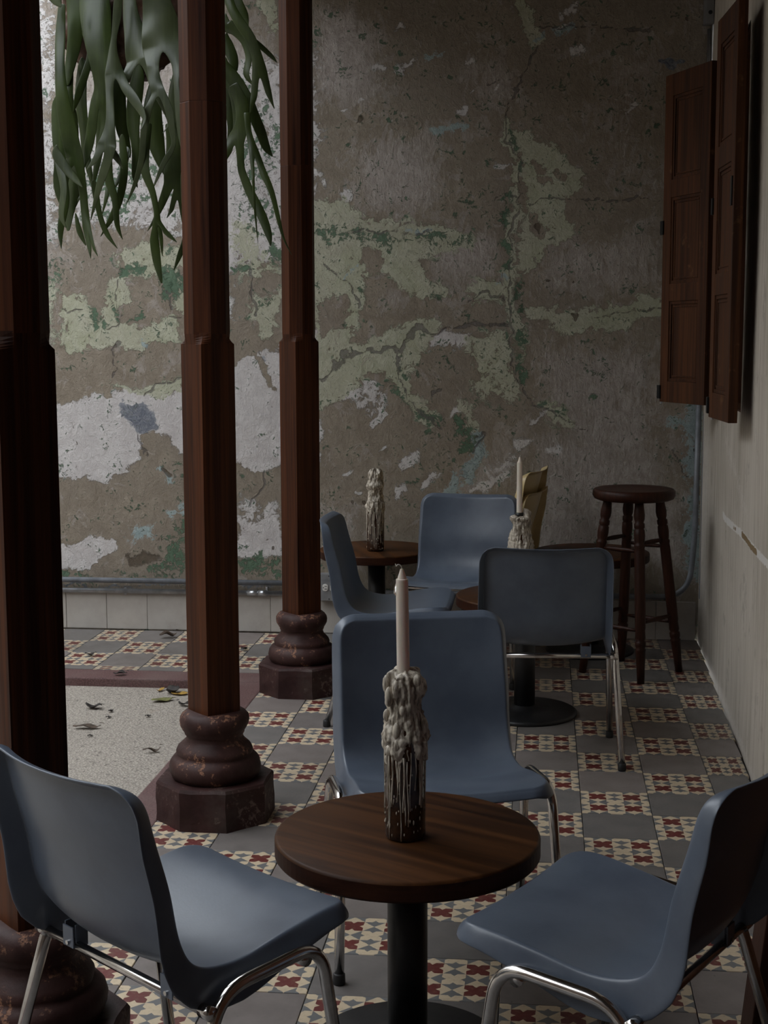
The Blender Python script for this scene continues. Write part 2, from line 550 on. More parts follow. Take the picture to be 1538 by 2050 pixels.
# --- thin mauve wash, scratchy (Mv)
Mv.poly([(620, 20), (700, 10), (760, 60), (770, 190), (720, 230), (620, 200)], 40, 0.9)
Mv.poly([(700, 290), (800, 250), (880, 270), (900, 400), (830, 450), (740, 430), (700, 380)], 45, 0.8)
Mv.poly([(900, 90), (960, 80), (1060, 120), (1060, 220), (960, 250), (900, 150)], 40, 0.6)
Mv.poly([(850, 470), (1000, 440), (1010, 560), (940, 590), (860, 540)], 40, 0.8)
Mv.poly([(1060, 500), (1340, 420), (1340, 590), (1200, 600), (1060, 590)], 50, 0.7)
Mv.poly([(1060, 670), (1340, 680), (1340, 1000), (1200, 1000), (1060, 820)], 60, 0.75)
Mv.poly([(1150, 60), (1330, 60), (1330, 420), (1180, 380)], 60, 0.5)
Mv.poly([(1060, 850), (1190, 850), (1390, 1000), (1390, 1150), (1040, 1150)], 50, 0.75)
Mv.poly([(640, 420), (700, 380), (760, 420), (760, 470), (640, 470)], 30, 0.4)
Mv.poly([(130, 60), (560, 60), (560, 460), (130, 460)], 60, 0.85)
Mv.poly([(740, 555), (810, 540), (830, 600), (760, 640)], 30, 0.5)
Mv.poly([(950, 900), (1050, 880), (1040, 1000), (900, 1000)], 40, 0.7)
Mv.rect(-2000, -300, 120, 760, 60, 0.7)
Mv.poly([(620, 990), (720, 1000), (720, 1130), (620, 1140)], 30, 0.6)

# --- pale green-cream distemper (G)
G.poly([(620, 388), (690, 395), (740, 440), (930, 452), (955, 470), (940, 500), (850, 508), (835, 520), (860, 560), (900, 565), (895, 590), (850, 605), (790, 565), (775, 540), (725, 545), (730, 600), (722, 640), (700, 690), (790, 660), (850, 636), (885, 640), (865, 690), (830, 722), (818, 745), (850, 800), (875, 840), (855, 862), (800, 800), (765, 752), (700, 768), (655, 815), (620, 815)], 14)
G.poly([(725, 500), (765, 498), (770, 535), (735, 540)], 9, hole=True); G.poly([(735, 560), (800, 575), (800, 650), (735, 655)], 12, hole=True); G.poly([(640, 600), (690, 590), (690, 650), (640, 680)], 12, hole=True)
G.poly([(930, 565), (1010, 560), (1020, 600), (950, 610)], 12, 0.9)
G.poly([(1012, 255), (1062, 262), (1100, 292), (1112, 290), (1150, 322), (1172, 345), (1155, 378), (1132, 400), (1128, 430), (1152, 446), (1166, 472), (1132, 492), (1100, 500), (1070, 540), (1035, 545), (1045, 480), (1052, 400), (1044, 330), (1030, 300)], 12)
G.dots([(1075, 330), (1110, 340), (1085, 355), (1080, 455), (1068, 470), (1065, 425)], 1, 1)
for p, r in [((1078, 332), 9), ((1110, 345), 10), ((1085, 360), 8), ((1078, 455), 14), ((1060, 430), 9)]: G.line([p, (p[0]+6, p[1]+5)], r, 6, hole=True)
G.line([(1031, -10), (1056, 20), (1066, 50), (1077, 78)], 13, 9)
G.poly([(1056, 618), (1110, 608), (1120, 630), (1200, 612), (1250, 600), (1345, 596), (1345, 645), (1290, 640), (1210, 668), (1120, 668), (1080, 660), (1056, 640)], 12)
G.line([(1018, 250), (1030, 330), (1036, 420), (1020, 470), (1022, 560), (1030, 640), (1045, 720)], 13, 10, 0.85)
G.poly([(930, 665), (1030, 660), (1040, 800), (1010, 815), (950, 790), (940, 740)], 18, 0.72)
G.poly([(1060, 790), (1110, 795), (1160, 850), (1140, 870), (1090, 850)], 14, 0.75)
G.line([(930, 815), (960, 870), (955, 930), (930, 960)], 12, 10, 0.7)
G.poly([(120, 592), (165, 600), (195, 640), (215, 560), (250, 545), (262, 600), (230, 640), (290, 655), (350, 630), (358, 680), (300, 692), (225, 700), (150, 705), (120, 690)], 11)
G.poly([(225, 505), (300, 480), (380, 500), (380, 545), (340, 545), (250, 560)], 14, 0.85)
G.poly([(340, 545), (380, 545), (380, 640), (345, 620)], 11)
G.poly([(225, 765), (300, 770), (370, 755), (370, 790), (320, 812), (290, 790)], 10, 0.8)
G.poly([(520, -10), (560, -10), (556, 80), (530, 60)], 12)
G.poly([(505, 600), (560, 580), (565, 650), (530, 680), (505, 650)], 14, 0.9)
G.poly([(460, 430), (500, 440), (520, 500), (565, 520), (565, 560), (470, 560)], 20, 0.7)
G.poly([(230, 220), (300, 200), (300, 420), (240, 440)], 30, 0.5)
G.rect(-2000, 560, 110, 700, 30, 0.7)

# --- dark green flecks (D)
D.line([(655, 466), (720, 468), (790, 482), (830, 470), (910, 488), (945, 464)], 9, 12, 0.72)
D.line([(1022, 400), (1016, 450), (1014, 500), (1018, 540)], 7, 8, 0.8)
D.line([(1030, 262), (1038, 320), (1045, 345)], 6, 8, 0.66)
D.line([(1038, 570), (1046, 600), (1042, 625)], 7, 7, 0.75)
D.line([(1036, 675), (1042, 710), (1048, 760)], 9, 7, 0.92)
D.line([(775, 768), (800, 790), (830, 818), (872, 846)], 9, 10, 0.82)
D.line([(925, 850), (945, 872), (938, 900)], 13, 9, 0.95)
D.line([(1215, 640), (1245, 628), (1290, 622)], 6, 8, 0.72)
D.line([(1085, 805), (1110, 815), (1130, 835)], 9, 12, 0.66)
D.line([(180, 628), (192, 655)], 7, 5, 0.95); D.line([(222, 595), (232, 640)], 8, 7, 0.9); D.line([(255, 645), (280, 632)], 6, 5, 0.9)
D.line([(242, 548), (270, 540), (292, 538)], 7, 5, 0.98); D.poly([(320, 530), (375, 540), (375, 570), (345, 600), (318, 585)], 9, 0.92)
D.poly([(360, 1040), (380, 1030), (380, 1150), (345, 1148), (300, 1140), (330, 1110)], 14, 0.85)
D.poly([(475, 1120), (560, 1110), (565, 1150), (475, 1152)], 12, 0.72)
D.line([(545, 490), (552, 530)], 9, 9, 0.75); D.line([(470, 545), (500, 530)], 8, 8, 0.7); D.line([(520, 620), (535, 600)], 7, 6, 0.8)
D.line([(685, 655), (692, 640)], 6, 6, 0.85); D.line([(660, 490), (630, 450)], 7, 8, 0.66); D.line([(868, 595), (876, 600)], 6, 5, 0.9); D.line([(720, 575), (725, 582)], 4, 4, 0.85)
D.line([(800, 735), (815, 742)], 6, 6, 0.8); D.line([(1010, 670), (1014, 680)], 4, 4, 0.8)
D.poly([(130, 350), (300, 300), (300, 420), (180, 440)], 30, 0.58); D.poly([(470, 150), (560, 250), (560, 450), (470, 420)], 30, 0.56)
D.line([(120, 1150), (300, 1152), (560, 1152), (640, 1135)], 5, 7, 0.72)

# --- pale blue (B)
B.poly([(250, 1055), (310, 1045), (312, 1075), (265, 1085)], 12, 0.8)
B.line([(870, 265), (920, 250)], 10, 10, 0.85); B.line([(855, 112), (880, 108)], 9, 8, 0.8); B.line([(1120, 58), (1150, 50)], 8, 8, 0.75)
B.line([(958, 870), (965, 900), (935, 955)], 12, 8, 0.85); B.line([(912, 960), (905, 1000)], 13, 9, 0.85)
B.line([(1395, 820), (1392, 1000), (1392, 1150)], 18, 16, 0.8); B.line([(1335, 850), (1370, 840)], 12, 12, 0.7)
B.line([(810, 462), (860, 462)], 5, 6, 0.8); B.line([(690, 550), (720, 530)], 6, 7, 0.7); B.line([(290, 680), (296, 690)], 7, 6, 0.8); B.line([(1000, 570), (1016, 560)], 6, 6, 0.7)
B.line([(320, 935), (335, 955)], 6, 7, 0.75); B.line([(345, 1030), (372, 1020)], 9, 10, 0.7); B.line([(1077, 78), (1090, 62)], 6, 6, 0.7)

# --- slate / navy (N)
N.poly([(243, 806), (268, 812), (285, 805), (312, 845), (312, 865), (288, 880), (270, 862), (248, 830)], 7, 0.95)
N.line([(1332, 125), (1348, 120), (1350, 135)], 8, 5, 1.0); N.line([(1362, 127), (1370, 130)], 5, 4, 0.9)
N.line([(-2000, 1172), (120, 1172), (640, 1176)], 3, 3, 0.7)
N.line([(530, 700), (525, 720)], 5, 8, 0.6)

# --- cracks (K)
for pts, r in [([(1077, 91), (1046, 167), (1013, 243), (1026, 294), (1041, 325), (1046, 385), (1031, 441), (1021, 507), (1026, 603), (1021, 684), (1036, 765), (1056, 796), (1107, 836), (1183, 864)], 2.2),
               ([(651, 532), (696, 557), (709, 583), (719, 618)], 2.6), ([(640, 760), (665, 732), (691, 714), (740, 704), (783, 699), (803, 699), (822, 668), (848, 653), (874, 669), (904, 648), (1016, 648)], 3.8),
               ([(793, 699), (800, 745), (818, 790), (853, 836), (876, 861)], 3.6), ([(935, 600), (975, 590), (1016, 590)], 2.4), ([(1193, 638), (1234, 623), (1330, 620)], 2.4),
               ([(690, 465), (790, 466), (860, 463)], 2.2), ([(1080, 46), (1240, 50), (1300, 60)], 1.8), ([(245, 690), (230, 705), (228, 752)], 2.6), ([(210, 660), (235, 645)], 2.4), ([(125, 618), (160, 628)], 2.2), ([(235, 560), (236, 640)], 1.8),
               ([(290, 788), (315, 770), (370, 765)], 2.6), ([(282, 880), (283, 895), (298, 905)], 2.4), ([(525, 950), (515, 985), (500, 1005)], 2.6), ([(1340, 900), (1380, 960)], 1.8), ([(340, 640), (372, 650)], 2.6), ([(330, 575), (345, 620)], 2.2), ([(495, 540), (505, 590), (515, 640)], 2.4), ([(872, 790), (895, 783)], 2.6), ([(960, 870), (975, 862), (945, 915)], 2.2), ([(990, 400), (1130, 402), (1330, 398)], 1.4), ([(980, 165), (1050, 155)], 1.6)]:
    K.line(pts, r*0.75, r*1.3)
# --- pits and holes (H)
for p, r in [((1087, 564), 3.2), ((1149, 562), 2.6), ((1078, 452), 8), ((1158, 632), 6), ((330, 942), 6), ((714, 243), 5), ((705, 1012), 3), ((723, 1013), 4), ((1366, 42), 4), ((548, 1090), 4), ((1400, 905), 4)]:
    H.line([p, (p[0]+1, p[1]+1)], r, r*0.6)
H.poly([(245, 1110), (300, 1100), (322, 1112), (320, 1128), (262, 1142)], 10, 0.62)
H.poly([(300, 1080), (330, 1072), (325, 1095)], 8, 0.5)

t = NT('peeling wall plaster')
v = t.tc()
nf = t.noise(v, 40, 7, 0.74, 0.9); nm = t.noise(v, 12, 6, 0.66, 0.8); nl = t.noise(v, 3.0, 4, 0.55)
np_ = t.noise(t.mapping(v, (9, 9, 6), (3, 0, 7)), 1.0, 8, 0.70, 1.4)      # flaking patches
nq = t.noise(t.mapping(v, (26, 9, 17), (1, 5, 2)), 1.0, 7, 0.72, 1.1)
ns = t.noise(t.mapping(v, (70, 20, 14)), 1.0, 5, 0.7, 0.4)       # downward scraping marks
nfine = t.noise(v, 150, 3, 0.6)
def layer(name, a_f, a_m, w=0.045, extra=None):
    f = t.attr(name)
    if name == 'D': f = t.math('MULTIPLY', f, 0.80)
    s = t.math('ADD', f, t.math('MULTIPLY', t.math('SUBTRACT', nf, 0.5), a_f))
    s = t.math('ADD', s, t.math('MULTIPLY', t.math('SUBTRACT', nm, 0.5), a_m))
    if extra is not None: s = t.math('ADD', s, extra)
    return t.sstep(s, 0.5-w, 0.5+w)
mG = layer('G', 2.0, 2.2, 0.07); mW = layer('W', 1.5, 1.8, 0.07); mB = layer('B', 2.2, 1.8, 0.10); mN = layer('Nv', 2.0, 0.6, 0.15)
mD = layer('D', 3.2, 2.6, 0.10); mK = layer('K', 1.5, 1.4, 0.14); mH = layer('H', 0.9, 0.2, 0.1)
mM = t.math('MULTIPLY', t.sstep(t.math('ADD', t.math('MULTIPLY', t.attr('M'), 0.55), t.math('ADD', t.math('MULTIPLY', ns, 0.5), t.math('MULTIPLY', nm, 0.35))), 0.62, 0.98), 1.0)
brown = t.mix(t.sstep(nm, 0.3, 0.7), (0.235, 0.195, 0.150), (0.310, 0.264, 0.208))
brown = t.mix(t.math('MULTIPLY', t.sstep(nl, 0.4, 0.7), 0.5), brown, (0.235, 0.200, 0.165))
brown = t.mix(t.math('MULTIPLY', t.sstep(ns, 0.55, 0.75), 0.35), brown, (0.36, 0.315, 0.27))
c = t.mix(mM, brown, (0.455, 0.405, 0.375))
fl = t.math('ADD', t.math('MULTIPLY', t.attr('M'), 0.16), np_)
c = t.mix(t.math('MULTIPLY', t.sstep(fl, 0.585, 0.615), 0.55), c, t.mix(t.sstep(nq, 0.35, 0.65), (0.30, 0.258, 0.225), (0.43, 0.385, 0.355)))
c = t.mix(t.math('MULTIPLY', t.sstep(t.math('ADD', t.math('MULTIPLY', t.attr('M'), 0.13), nq), 0.655, 0.69), 0.6), c, (0.47, 0.425, 0.39))
c = t.mix(t.math('MULTIPLY', t.sstep(nq, 0.37, 0.33), 0.45), c, (0.150, 0.122, 0.095))
chips = t.sstep(t.math('ADD', t.math('MULTIPLY', nf, 0.6), t.math('MULTIPLY', nm, 0.4)), 0.655, 0.675)
c = t.mix(t.math('MULTIPLY', chips, 0.6), c, (0.46, 0.42, 0.38))
wcol = t.mix(t.sstep(nm, 0.3, 0.7), (0.52, 0.485, 0.475), (0.64, 0.61, 0.595))
c = t.mix(mW, c, wcol)
gcol = t.mix(t.sstep(nm, 0.35, 0.65), (0.385, 0.388, 0.275), (0.485, 0.485, 0.375))
gcol = t.mix(t.math('MULTIPLY', t.sstep(nl, 0.4, 0.6), 0.5), gcol, (0.43, 0.41, 0.325))
c = t.mix(t.math('MULTIPLY', mG, t.math('SUBTRACT', 1.0, t.math('MULTIPLY', t.sstep(nq, 0.56, 0.66), 0.55))), c, gcol)
c = t.mix(mB, c, t.mix(t.sstep(nf, 0.4, 0.6), (0.27, 0.34, 0.34), (0.36, 0.42, 0.42)))
c = t.mix(mD, c, t.mix(t.sstep(nf, 0.3, 0.7), (0.070, 0.125, 0.078), (0.135, 0.195, 0.130)))
nd = t.noise(t.mapping(v, (34, 34, 26), (9, 2, 4)), 1.0, 6, 0.7, 1.2)
c = t.mix(t.math('MULTIPLY', t.math('MULTIPLY', mG, t.sstep(nd, 0.615, 0.655)), 0.7), c, (0.115, 0.175, 0.115))
c = t.mix(t.math('MULTIPLY', mN, 0.85), c, t.mix(t.sstep(nf, 0.4, 0.62), (0.055, 0.075, 0.120), (0.22, 0.24, 0.27)))
c = t.mix(t.math('MULTIPLY', mK, 0.72), c, (0.115, 0.100, 0.095))
c = t.mix(t.math('MULTIPLY', mH, 0.8), c, (0.085, 0.062, 0.042))
c = t.mix(t.math('MULTIPLY', t.sstep(nfine, 0.62, 0.75), 0.22), c, (0.10, 0.085, 0.07))
hgt = t.math('ADD', t.math('MULTIPLY', t.math('MAXIMUM', t.math('MAXIMUM', mG, mW), mM), 0.35), t.math('MULTIPLY', nf, 0.55))
hgt = t.math('ADD', hgt, t.math('MULTIPLY', nm, 0.7)); hgt = t.math('ADD', hgt, t.math('MULTIPLY', nq, 0.8))
hgt = t.math('SUBTRACT', hgt, t.math('MULTIPLY', t.math('MAXIMUM', t.math('MAXIMUM', mK, mD), mH), 0.6))
t.out(c, 0.82, normal=t.bump(hgt, 0.85, 0.012))
t.b.inputs['Specular IOR Level'].default_value = 0.25
M['wall_back'] = t.m

def undul(a, b, s=1.0):
    return s*(0.0035*np.sin(a*2.1+0.7*b)+0.0025*np.sin(3.7*b+1.3*a)+0.0012*np.sin(9*a+5*b))
wall_back = grid_mesh('wall_back', us, vs, lambda u, w: np.stack([u, WY+0.006+undul(u, w), w], -1), M['wall_back'],
                      dict(G=G.v, W=Wt.v, M=Mv.v, D=D.v, B=B.v, K=K.v, Nv=N.v, H=H.v))
tag(wall_back, kind='structure', label='tall back wall with peeling layers of green, white and brown plaster')

# --- right wall (slightly out of square), with the window opening behind the shutters
def wx(Y):
    return 0.525+np.maximum(0, np.asarray(Y)-0.5)*0.0265
WIN = (1.135, 1.82, 1.10, 2.385)
us2 = np.concatenate([np.linspace(-6.5, -1.3, 30), np.arange(-1.25, 1.135, 0.0115), [1.135], np.linspace(1.15, 1.81, 60), [1.82], np.arange(1.83, 2.66, 0.0115)])
vs2 = np.concatenate([np.arange(-0.05, 1.095, 0.011), [1.10], np.arange(1.11, 2.38, 0.0115), [2.385], np.arange(2.40, 3.2, 0.03)])
UU, VV = np.meshgrid(us2, vs2)
Y1, Z1 = UU.ravel(), VV.ravel()
X1 = wx(Y1)
dx, dy, dz = X1-CAM[0], Y1-CAM[1], Z1-CAM[2]
zz = np.maximum(dx*CF[0]+dy*CF[1]+dz*CF[2], 0.05)
A = Field(Y1*1000, Z1*1000)            # millimetres along the wall
A.line([(-400, 720), (385, 703), (700, 700), (1050, 702), (1500, 684), (1620, 690)], 13, 12)
Bk = Field(Y1*1000, Z1*1000)
Bk.line([(620, 699), (760, 697), (880, 702), (1000, 703)], 11, 9, 0.95); Bk.line([(1180, 694), (1260, 692)], 8, 7, 0.8)
Bk.line([(300, 30), (330, 60), (360, 20)], 30, 12, 1.0); Bk.line([(1500, 700), (1520, 640)], 10, 10, 0.6)
Sc = Field(Y1*1000, Z1*1000)
Sc.line([(900, 790), (1300, 900), (1600, 980)], 60, 60, 0.55); Sc.rect(0, -20, 2600, 40, 40, 0.8); Sc.rect(2200, 0, 2650, 1000, 120, 0.6); Sc.line([(250, 560), (330, 440)], 20, 20, 0.7)
t = NT('old limewashed wall')
v = t.tc()
str_ = t.noise(t.mapping(v, (40, 40, 2.4)), 1.0, 6, 0.65)
nm = t.noise(v, 7, 5, 0.6); nf = t.noise(v, 48, 5, 0.7); nl = t.noise(v, 1.6, 4, 0.5)
c = t.mix(t.sstep(nl, 0.3, 0.7), (0.40, 0.355, 0.295), (0.50, 0.45, 0.385))
c = t.mix(t.math('MULTIPLY', t.sstep(str_, 0.42, 0.7), 0.55), c, (0.60, 0.555, 0.49))
c = t.mix(t.math('MULTIPLY', t.sstep(str_, 0.48, 0.30), 0.45), c, (0.27, 0.235, 0.195))
c = t.mix(t.math('MULTIPLY', t.sstep(t.math('ADD', nm, t.math('MULTIPLY', nf, 0.3)), 0.72, 0.86), 0.5), c, (0.25, 0.215, 0.18))
def lay2(name, af, w):
    s = t.math('ADD', t.attr(name), t.math('MULTIPLY', t.math('SUBTRACT', nf, 0.5), af))
    s = t.math('ADD', s, t.math('MULTIPLY', t.math('SUBTRACT', nm, 0.5), 0.4))
    return t.sstep(s, 0.5-w, 0.5+w)
mA = lay2('A', 1.0, 0.06); mB2 = lay2('Bk', 0.7, 0.05); mS = lay2('Sc', 1.6, 0.1)
c = t.mix(t.math('MULTIPLY', mS, 0.4), c, (0.62, 0.58, 0.53))
c = t.mix(t.math('MULTIPLY', mA, 0.85), c, (0.66, 0.64, 0.61))
c = t.mix(mB2, c, (0.22, 0.155, 0.085))
h = t.math('ADD', t.math('MULTIPLY', str_, 0.4), t.math('MULTIPLY', nf, 0.4))
h = t.math('SUBTRACT', h, t.math('MULTIPLY', mB2, 0.8))
t.out(c, 0.85, normal=t.bump(h, 0.4, 0.008))
t.b.inputs['Specular IOR Level'].default_value = 0.2
M['wall_right'] = t.m
wall_right = grid_mesh('wall_right', us2, vs2, lambda u, w: np.stack([wx(u)+0.8*undul(u*0.8, w), u, w], -1), M['wall_right'], dict(A=A.v, Bk=Bk.v, Sc=Sc.v))
bm = bmesh.new(); bm.from_mesh(wall_right.data)
bmesh.ops.delete(bm, geom=[f for f in bm.faces if WIN[0] < f.calc_center_median().y < WIN[1] and WIN[2] < f.calc_center_median().z < WIN[3]], context='FACES')
bm.to_mesh(wall_right.data); bm.free()
tag(wall_right, kind='structure', label='pale limewashed wall on the right with a long scar')

bm = bmesh.new(); box(bm, (0.86, -1.95, 1.6), (0.1, 9.3, 3.4)); obj('sky_stop_slab', bm, M['outer'], wall_right)  # slab added out of view behind the wall to keep sky light out
# window in the opening behind the shutters: reveal, frame and dark pane
win = empty('window_1', (float(wx(1.48)), 1.4775, 1.10)); tag(win, kind='structure', label='window opening between the two shutters')
y0, y1, z0, z1 = WIN; ym = (y0+y1)/2
bm = bmesh.new()
L = y1-y0; Hh = z1-z0
for c_, s_ in [((0.10, -L/2-0.01, Hh/2), (0.20, 0.02, Hh+0.04)), ((0.10, L/2+0.01, Hh/2), (0.20, 0.02, Hh+0.04)), ((0.10, 0, -0.01), (0.20, L, 0.02)), ((0.10, 0, Hh+0.01), (0.20, L, 0.02))]:
    box(bm, Vector(c_)+Vector((0.012, 0, 0)), s_)
obj('reveal', bm, M['shutter'], win)  # dark shutter wood stands in for the shade inside the opening
bm = bmesh.new()
for c_, s_ in [((0.15, -L/2+0.025, Hh/2), (0.04, 0.05, Hh)), ((0.15, L/2-0.025, Hh/2), (0.04, 0.05, Hh)), ((0.15, 0, 0.025), (0.04, L-0.1, 0.05)), ((0.15, 0, Hh-0.025), (0.04, L-0.1, 0.05)), ((0.15, 0, Hh/2), (0.04, 0.05, Hh-0.1))]:
    box(bm, c_, s_, 0.004)
obj('window_frame', bm, M['shutter'], win)
for s in (-1, 1):
    bm = bmesh.new(); box(bm, (0.155, s*(L/4), Hh/2), (0.006, L/2-0.08, Hh-0.1)); obj('pane', bm, M['pane'], win)

# --- courtyard, unseen outer walls added to limit the light, ceiling and eave
def slab(name, c, s, mat, label=None):
    bm = bmesh.new(); box(bm, (0, 0, 0), s)
    o = obj(name, bm, mat); o.location = c
    tag(o, kind='structure', label=label); return o
ZC = -0.035
slab('floor_courtyard', (-3.61, -2.55, ZC-0.03), (4.78, 8.5, 0.06), M['court'], 'pebbled concrete courtyard ground')
slab('light_limit_wall_left', (-6.05, -1.5, 2.45), (0.1, 8.4, 5.0), M['outer'], 'unseen plaster wall added across the courtyard to limit sky light')  # added out of view, made tall to narrow the sky light
slab('light_limit_wall_front', (-2.7, -5.4, 2.45), (6.8, 0.1, 5.0), M['ceiling'], 'unseen dark wall added behind the viewer to hold back light')  # added out of view, dark and close to block light from behind
slab('bounce_stop_panel', (0.508, -2.75, 1.25), (0.028, 4.2, 2.5), M['shutter'], 'unseen dark panel added along the near right wall to cut bounced light')  # added dark panel, reduces light bouncing off the near wall
slab('ceiling', (-0.35, -2.0, 3.14), (2.60, 9.3, 0.08), M['ceiling'], 'dark board ceiling over the gallery')  # unseen eave carried further out to deepen the shade in the gallery
slab('trim_3', (-1.045, -2.0, 3.02), (0.16, 9.2, 0.16), M['col_wood'], 'wooden beam on top of the columns')

# kerbs
bm = bmesh.new(); box(bm, (-1.2575, -2.43, -0.03), (0.115, 8.14, 0.06), 0.006); o = obj('trim_1', bm, M['kerb']); tag(o, kind='structure', label='red terrazzo kerb along the columns')
bm = bmesh.new(); box(bm, (-3.6, 1.715, -0.03), (4.8, 0.145, 0.06), 0.006); o = obj('trim_2', bm, M['kerb']); tag(o, kind='structure', label='red terrazzo kerb below the back wall')

# --- floor: grout bed and the tiles that show in the picture, each one an object
bm = bmesh.new(); box(bm, (-0.33, -2.0, -0.035), (1.74, 9.2, 0.05)); box(bm, (-3.6, 2.19, -0.035), (4.8, 0.81, 0.05))
floor = obj('floor', bm, M['grout']); tag(floor, kind='structure', label='cement tile floor, plain grey and star-patterned tiles in a checkerboard')

def tile_mesh(name, sx, sy, mat):
    bm = bmesh.new()
    hx, hy, c = sx/2-0.0009, sy/2-0.0009, 0.0012
    a = [bm.verts.new((x, y, -0.0105)) for x, y in ((-hx, -hy), (hx, -hy), (hx, hy), (-hx, hy))]
    b = [bm.verts.new((x, y, -c)) for x, y in ((-hx, -hy), (hx, -hy), (hx, hy), (-hx, hy))]
    d = [bm.verts.new((x, y, 0)) for x, y in ((-hx+c, -hy+c), (hx-c, -hy+c), (hx-c, hy-c), (-hx+c, hy-c))]
    for p, q in ((a, b), (b, d)):
        for k in range(4): bm.faces.new((p[k], p[(k+1) % 4], q[(k+1) % 4], q[k]))
    bm.faces.new(d)
    me = bpy.data.meshes.new(name); bm.to_mesh(me); bm.free(); me.materials.append(mat)
    return me
tp, tq = tile_mesh('tile', 0.2, 0.2, M['tile_plain']), tile_mesh('tile', 0.2, 0.2, M['tile_pat'])

def seen(x, y, z=0.0, pad=170):
    d = np.array([x, y, z])-CAM
    w = d@CF
    if w < 0.3: return False
    a, b = 769+FPX*(d@CR)/w, 1025-FPX*(d@CU)/w
    return -pad < a < 1538+pad and -pad < b < 2050+pad
rt = random.Random(3)
def put_tile(me, x, y, sx=1.0, sy=1.0):
    o = bpy.data.objects.new('tile', me); link(o, floor)
    o.location = (x, y, rt.uniform(-0.0008, 0.0004))
    o.scale = (sx, sy, 1)
    o.rotation_euler = (rt.uniform(-.002, .002), rt.uniform(-.002, .002), rt.uniform(-.003, .003) + (math.pi/2)*0)
far = []
for iu in range(-6, 3):
    for iv in range(-26, 13):
        x, y = iu*0.2+0.1, iv*0.2+0.1
        pat = (iu+iv) % 2 != 0
        w = 0.2
        x1 = x+0.1
        sx = 1.0
        if iu == 2:                                    # cut against the right wall
            lim = float(wx(y))-0.004
            sx = (lim-0.4)/0.2; x = 0.4+(lim-0.4)/2
        if seen(x, y): put_tile(tq if pat else tp, x, y, sx)
        else: far.append((x, y, sx, pat))
# narrow cut row against the back wall
# back strip beyond the courtyard
tb_p, tb_q = tp, tq
for iu in range(-10, 5):
    for iv in range(0, 4):
        x, y = -1.96+0.19*iu+0.095-0.0, 1.852+0.238*iv-0.119
        y0b, y1b = y-0.119, y+0.119
        y0b = max(y0b, 1.79); y1b = min(y1b, WY-0.01)
        if x > -1.2 or y1b-y0b < 0.02: continue
        if x+0.095 > -1.2: continue
        if not seen(x, y): continue
        put_tile(tq if (iu+iv) % 2 == 0 else tp, x, (y0b+y1b)/2, 0.19/0.2, (y1b-y0b)/0.2)
# tiles outside the picture, joined
bm = bmesh.new()
for x, y, sx, pat in far: box(bm, (x, y, -0.006), (0.2*sx-0.002, 0.198, 0.010))
o = obj('tile_field', bm, M['tile_plain'], floor); tag(o, kind='stuff')

# --- skirting tiles on the back wall
sk = empty('baseboard_back', (0, WY, 0)); tag(sk, kind='structure', label='pale plaster skirting under the back wall')
bm = bmesh.new(); box(bm, (0, 0, 0), (0.1935, 0.018, 0.172), 0.002); sme = bpy.data.meshes.new('skirting_tile'); bm.to_mesh(sme); bm.free(); sme.materials.append(M['skirt'])
k = 0
for i in range(-21, 13):
    x = -1.95+0.195*i+0.0975+0.0
    if x < -5.9 or x > 0.56: continue
    if not (-2.9 < x): continue
    o = bpy.data.objects.new('skirting_tile', sme); link(o, sk)
    o.location = (x, -0.009+rt.uniform(-.0012, .0012), 0.0885); o.rotation_euler = (0, 0, rt.uniform(-.003, .003))
    if x+0.0975 > 0.565: o.scale.x = (0.565-(x-0.0975))/0.195; o.location.x = (0.565+x-0.0975)/2
bm = bmesh.new(); box(bm, (-4.4, -0.009, 0.0885), (2.9, 0.018, 0.172)); obj('skirting_run', bm, M['skirt'], sk)

# ================================================================== COLUMNS
def oct_pts(ap, half=None):
    """octagon with flats on the axes; half = half length of the axis flats"""
    h = ap*math.tan(math.pi/8) if half is None else half
    return [(h, -ap), (ap, -h), (ap, h), (h, ap), (-h, ap), (-ap, h), (-ap, -h), (-h, -ap)]

def ridge_pts(ap, tip):
    """octagon plus four arrises standing on the axis flats (12 points, from -y going to +x)"""
    h = ap*math.tan(math.pi/8)
    return [(0, -tip), (h, -ap), (ap, -h), (tip, 0), (ap, h), (h, ap), (0, tip), (-h, ap), (-ap, h), (-tip, 0), (-ap, -h), (-h, -ap)]

def loft(bm, rings, cap=True):
    vs_ = [[bm.verts.new(p) for p in r] for r in rings]
    n = len(vs_[0])
    for a, b in zip(vs_, vs_[1:]):
        for k in range(n): bm.faces.new((a[k], a[(k+1) % n], b[(k+1) % n], b[k]))
    if cap:
        bm.faces.new(list(reversed(vs_[0]))); bm.faces.new(vs_[-1])

def chip(bm, amp, sc, seed):
    for v_ in bm.verts:
        n_ = mnoise.noise_vector(v_.co*sc+Vector((seed, seed*2, 0)))
        v_.co += n_*amp

